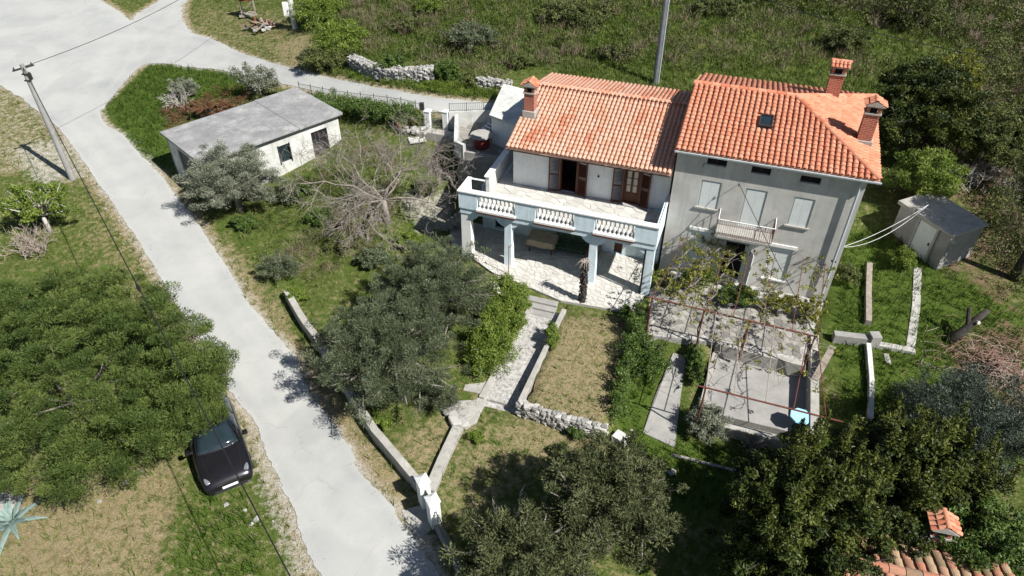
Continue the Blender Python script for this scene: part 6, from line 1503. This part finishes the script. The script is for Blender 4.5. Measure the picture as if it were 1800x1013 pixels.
# cut dead trunk and brush pile on the right
dt = empty('dead_trunk', G(1672, 598)); tag(dt, 'blackened forked dead trunk with a pale sawn stub on the right lawn', 'trunk')
a_ = Vector((0, 0, 0)); e_ = P(1738, 545, dt.location.z+1.5)-dt.location; m_p = e_*.55+Vector((0, 0, .0))
MB().tube([(-.2, 0, -.1), tuple(e_*.3+Vector((0, 0, -.05))), tuple(m_p), tuple(e_)], [.26, .2, .17, .12], 10).build('stem', M['bark_dark'], dt, smooth=True)
MB().tube([tuple(e_*.45), tuple(e_*.5+Vector((-.15, .35, .75)))], [.12, .08], 8).build('fork', M['bark_dark'], dt)
q = e_*.62; MB().tube([tuple(q), tuple(q+Vector((.05, -.22, .12)))], [.09, .085], 10).build('sawn_stub', M['bark_pale'], dt)
bp_ = empty('brush_pile', G(1745, 655)); tag(bp_, 'heap of cut reddish brown branches beside the dark olive', 'brush pile')
b = MB(); b2 = MB()
for k in range(420):
    a = random.uniform(0, 6.28); r = abs(random.gauss(0, 1.0)); x, y = math.cos(a)*r*1.5, math.sin(a)*r*1.2+r*.2; z = max(.05, .8-.32*r)*random.random(); d = Vector((random.gauss(0, 1), random.gauss(0, 1), random.gauss(0, .25))).normalized()*random.uniform(.4, 1.1)
    zg = hz(bp_.location.x+x, bp_.location.y+y)-bp_.location.z
    (b if k % 3 else b2).tube([(x-d.x/2, y-d.y/2, zg+z), (x+random.gauss(0, .05), y+random.gauss(0, .05), zg+z+.08), (x+d.x/2, y+d.y/2, zg+z+d.z*.3)], [.016, .012, .006], 3, cap=False)
b.build('branches', pmat('reddish_brush', [(.17,.10,.075), (.30,.19,.15)], 5, .95), bp_)['kind'] = 'stuff'; b2.build('pale_branches', M['twig'], bp_)['kind'] = 'stuff'
# grape vines trained over the pergola
vn = empty('grape_vine', hw(10.6, .9, 1.1)); tag(vn, 'budding grape vine trained along the rusty pergola rods', 'vine'); random.seed(9)
O_ = vn.location; b = MB(); cl = []
for t1, t2, s_ in ((.2, .3, 0), (.36, .40, 0), (.45, .15, 1), (.57, .3, 1), (.7, .62, 0), (.8, .55, 1), (.95, .95, 0), (.98, .8, 1), (.1, .12, 0), (.27, .22, 0)):
    A0 = (fa.lerp(fb, t2) if s_ == 0 else b2a.lerp(b2b, t2)); A1 = b1a.lerp(b1b, t1); pts = []
    for k in range(14): f = k/13; q = A1.lerp(A0, f*(1 if s_ == 0 else .75)); pts.append(q+Vector((random.gauss(0, .09), random.gauss(0, .09), random.gauss(.05, .06)))-O_)
    b.tube(pts, [.022*(1-.6*k/13) for k in range(14)], 5)
    for k in range(14):
        for j in range(2 if s_ else 4):
            d = Vector((random.gauss(0, .4), random.gauss(0, .4), random.gauss(.05, .15))); b.tube([pts[k], pts[k]+d*.5+Vector((0, 0, .08)), pts[k]+d], [.012, .009, .005], 3, cap=False)
            if s_ == 0 or random.random() < .25: q = pts[k]+d+O_; cl.append((q.x, q.y, q.z, .16, .16, .1))
for t in (.03, .35, .62, .99): q = b1a.lerp(b1b, t); b.tube([(q.x+.12-O_.x, q.y-O_.y, 1.0-O_.z), (q.x-.08-O_.x, q.y+.06-O_.y, 2.0-O_.z), (q.x+.05-O_.x, q.y-O_.y, PZ-O_.z)], [.04, .035, .025], 6)
b.build('canes', M['bark'], vn); V, Fc, va = clump_leaves(np.array(cl), 12, .12, .085); link('leaves', np_mesh('leaves', V-np.array(O_), Fc, LM['yellow'], va), vn)
random.seed(21)

# ------------------------------------------------------------------ scrub masses (nobody could count them)
def scatter_poly(px, n):
    poly = gpoly(px); x0, x1 = min(p[0] for p in poly), max(p[0] for p in poly); y0, y1 = min(p[1] for p in poly), max(p[1] for p in poly); out = []
    while len(out) < n:
        x = RNG.uniform(x0, x1, n*3); y = RNG.uniform(y0, y1, n*3); k = inpoly(x, y, poly); out += list(zip(x[k], y[k]))
    return np.array(out[:n])
def scrub(name, label, px, n, h, rc, per, L, W, mat, **kw):
    q = scatter_poly(px, n); z = height(q[:, 0], q[:, 1]); hh = RNG.random(n)**1.3*h
    r = rc*RNG.uniform(.6, 1.4, n); cl = np.stack([q[:, 0], q[:, 1], z+hh*.8+.1, r, r, r*.7], 1)
    V, Fc, va = clump_leaves(cl, per, L, W, **kw); o = link(name, np_mesh(name, V, Fc, mat, va)); tag(o, label, name.split('_')[-1], kind='stuff'); return o
TR = [(1560,215),(1700,95),(1560,60),(1290,20),(1300,-25),(1500,-40),(1860,-40),(1860,500),(1740,470),(1730,330),(1600,330)]
scrub('dark_scrub', 'dense dark scrub filling the top right corner', TR, 1000, 2.4, .62, 60, .17, .07, LM['scrub'], out=.6, up=.3, rnd=.9)
scrub('twig_scrub', 'brown leafless twigs mixed into the top right scrub', TR, 520, 2.6, .6, 55, .40, .018, LM['dry'], out=.9, up=.8, rnd=.6)
scrub('brushy_scrub', 'dark low scrub at the right edge beside the brush pile', [(1725,400),(1900,360),(1900,560),(1790,545),(1740,480)], 130, .9, .45, 60, .14, .05, LM['scrub'], up=.5)
scrub('red_scrub', 'reddish leaves scattered through the scrub by the shed', [(1660,220),(1850,200),(1850,420),(1700,340)], 60, 1.8, .4, 30, .14, .07, LM['red'])
MEADOW = [(585,0),(560,-40),(1300,-40),(1300,20),(1560,70),(1530,140),(1400,125),(1200,128),(900,128),(880,150),(760,120),(640,98)]
scrub('meadow_bramble', 'low green and brown bramble over the meadow', MEADOW, 800, .7, .6, 50, .16, .055, LM['scrub'], out=.6, up=.6, rnd=.8)
scrub('dry_bramble', 'dry brown stalks standing over the meadow', MEADOW, 620, .6, .65, 45, .42, .02, LM['dry'], out=.5, up=1.0, rnd=.5)
GARDEN = [(400,390),(470,350),(560,330),(650,300),(700,330),(690,400),(640,460),(540,500),(470,470)]
scrub('garden_undergrowth', 'tangled low undergrowth below the bare walnut', GARDEN, 150, .35, .4, 46, .12, .04, LM['scrub'], up=.6)
scrub('garden_twigs', 'fine grey twigs and dry stalks in the undergrowth below the walnut', GARDEN+[(720,280),(640,260),(600,300)], 170, .5, .5, 34, .40, .013, LM['dry'], out=.8, up=.7, rnd=.7)
scrub('plot_bramble', 'low brown bramble covering part of the triangular plot', [(285,195),(370,165),(460,150),(440,185),(300,235)], 70, .4, .35, 60, .11, .04, LM['red'], up=.5)
scrub('verge_weeds', 'rank green weeds along the foot of the dry stone wall', [(575,128),(640,135),(760,150),(895,160),(895,180),(760,168),(640,147)], 150, .3, .3, 60, .14, .03, LM['fresh'], up=1.0, rnd=.4)

# ------------------------------------------------------------------ grass
HARD = np.zeros(GX.shape, bool)
for p in (ROADPOLY, LANEPOLY, SPURPOLY, YARD, PATH): HARD |= inpoly(GX, GY, p)
for q in (hrect(-3, 9.6, -2.1, 10.6), hrect(9.6, 18, 0, 10)): HARD |= q
for px in (BPX, [(1183,622),(1206,628),(1196,700),(1186,788),(1130,762),(1150,700)], [(280,232),(523,152),(600,245),(420,400)]): HARD |= inpoly(GX, GY, gpoly(px))
HARDF = blur(HARD.astype(float), 1)
def sample(grid, x, y): return grid[np.clip(((y-gy[0])/GS+.5).astype(int), 0, len(gy)-1), np.clip(((x-gx[0])/GS+.5).astype(int), 0, len(gx)-1)]
def grass(name, label, n, hmin, hmax, wsel, wid, lean=.5, blades=3, var=(0, 1)):
    x = RNG.uniform(-40, 40, n*2); y = RNG.uniform(7, 66, n*2)
    ok = (np.abs(x) < 9+.80*(y+6)) & (sample(HARDF, x, y) < .3); x, y = x[ok], y[ok]
    zz = sample(Z, x, y); pr, va = wsel(x, y, zz); ok = RNG.random(len(x)) < pr; x, y, va = x[ok], y[ok], va[ok]
    m = len(x); x = np.repeat(x, blades)+RNG.normal(0, .05, m*blades); y = np.repeat(y, blades)+RNG.normal(0, .05, m*blades); va = np.clip(np.repeat(va, blades)+RNG.normal(0, .10, m*blades), 0, 1)
    z = height(x, y); h = RNG.uniform(hmin, hmax, m*blades); a = RNG.uniform(0, 6.283, m*blades)
    d = np.stack([np.cos(a), np.sin(a), np.zeros_like(a)], 1); s_ = np.stack([-d[:, 1], d[:, 0], np.zeros_like(a)], 1); B0 = np.stack([x, y, z-.01], 1)
    tip = B0+d*(lean*h)[:, None]+np.array([0, 0, 1.0])*h[:, None]
    V = np.stack([B0-s_*wid, B0+s_*wid, tip], 1).reshape(-1, 3); Fc = np.arange(3*m*blades).reshape(-1, 3)
    o = link(name, np_mesh(name, V, Fc, LM['grass'], va)); tag(o, label, 'grass', kind='stuff')
def w_short(x, y, zz): return np.clip(.75-.8*zz[:, 1], 0, 1), np.clip(.22+zz[:, 0]*.62-zz[:, 2]*.12, 0, 1)
def w_tall(x, y, zz):
    mead = ((y > 46) & (x > -14)) | ((y > 38.5) & (x > 3)); lush = zz[:, 2] > .7
    return np.where(mead, .9, np.where(lush, .45, .06))*np.clip(1-1.3*zz[:, 1], 0, 1), np.where(mead, .25+.35*RNG.random(len(x)), np.where(lush, .14, .4))
grass('short_grass', 'short mown grass over the gardens and verges', 110000, .04, .12, w_short, .014, .9, 3)
grass('tall_grass', 'taller rough grass of the meadow and right garden', 150000, .15, .50, w_tall, .018, .5, 3)
# pebbles along the road edge
edgeL = resample([G(*q) for q in ROAD_L[1:13]], 300); edgeR = resample([G(*q) for q in ROAD_R[1:12]], 300); bb = MB()
for k in range(900):
    e = edgeL if k % 3 else edgeR; q = e[random.randrange(300)]; x = q[0]+random.gauss(-.35 if k % 3 else .25, .3); y = q[1]+random.gauss(0, .25); s_ = random.uniform(.025, .07); me = random.choice(STONES)
    Mt = Matrix.Translation((x, y, hz(x, y)+.035)) @ Matrix.Rotation(random.uniform(0, 3), 4, 'Z') @ Matrix.Diagonal((s_, s_*.8, s_*.6, 1)); n = len(bb.v)
    bb.v += [tuple(Mt @ v.co) for v in me.vertices]; bb.f += [tuple(n+j for j in p.vertices) for p in me.polygons]; bb.attr += [random.random()]*len(me.polygons)
o = bb.build('gravel', M['drystone']); tag(o, 'loose pale gravel along the road edges', 'gravel', kind='stuff')
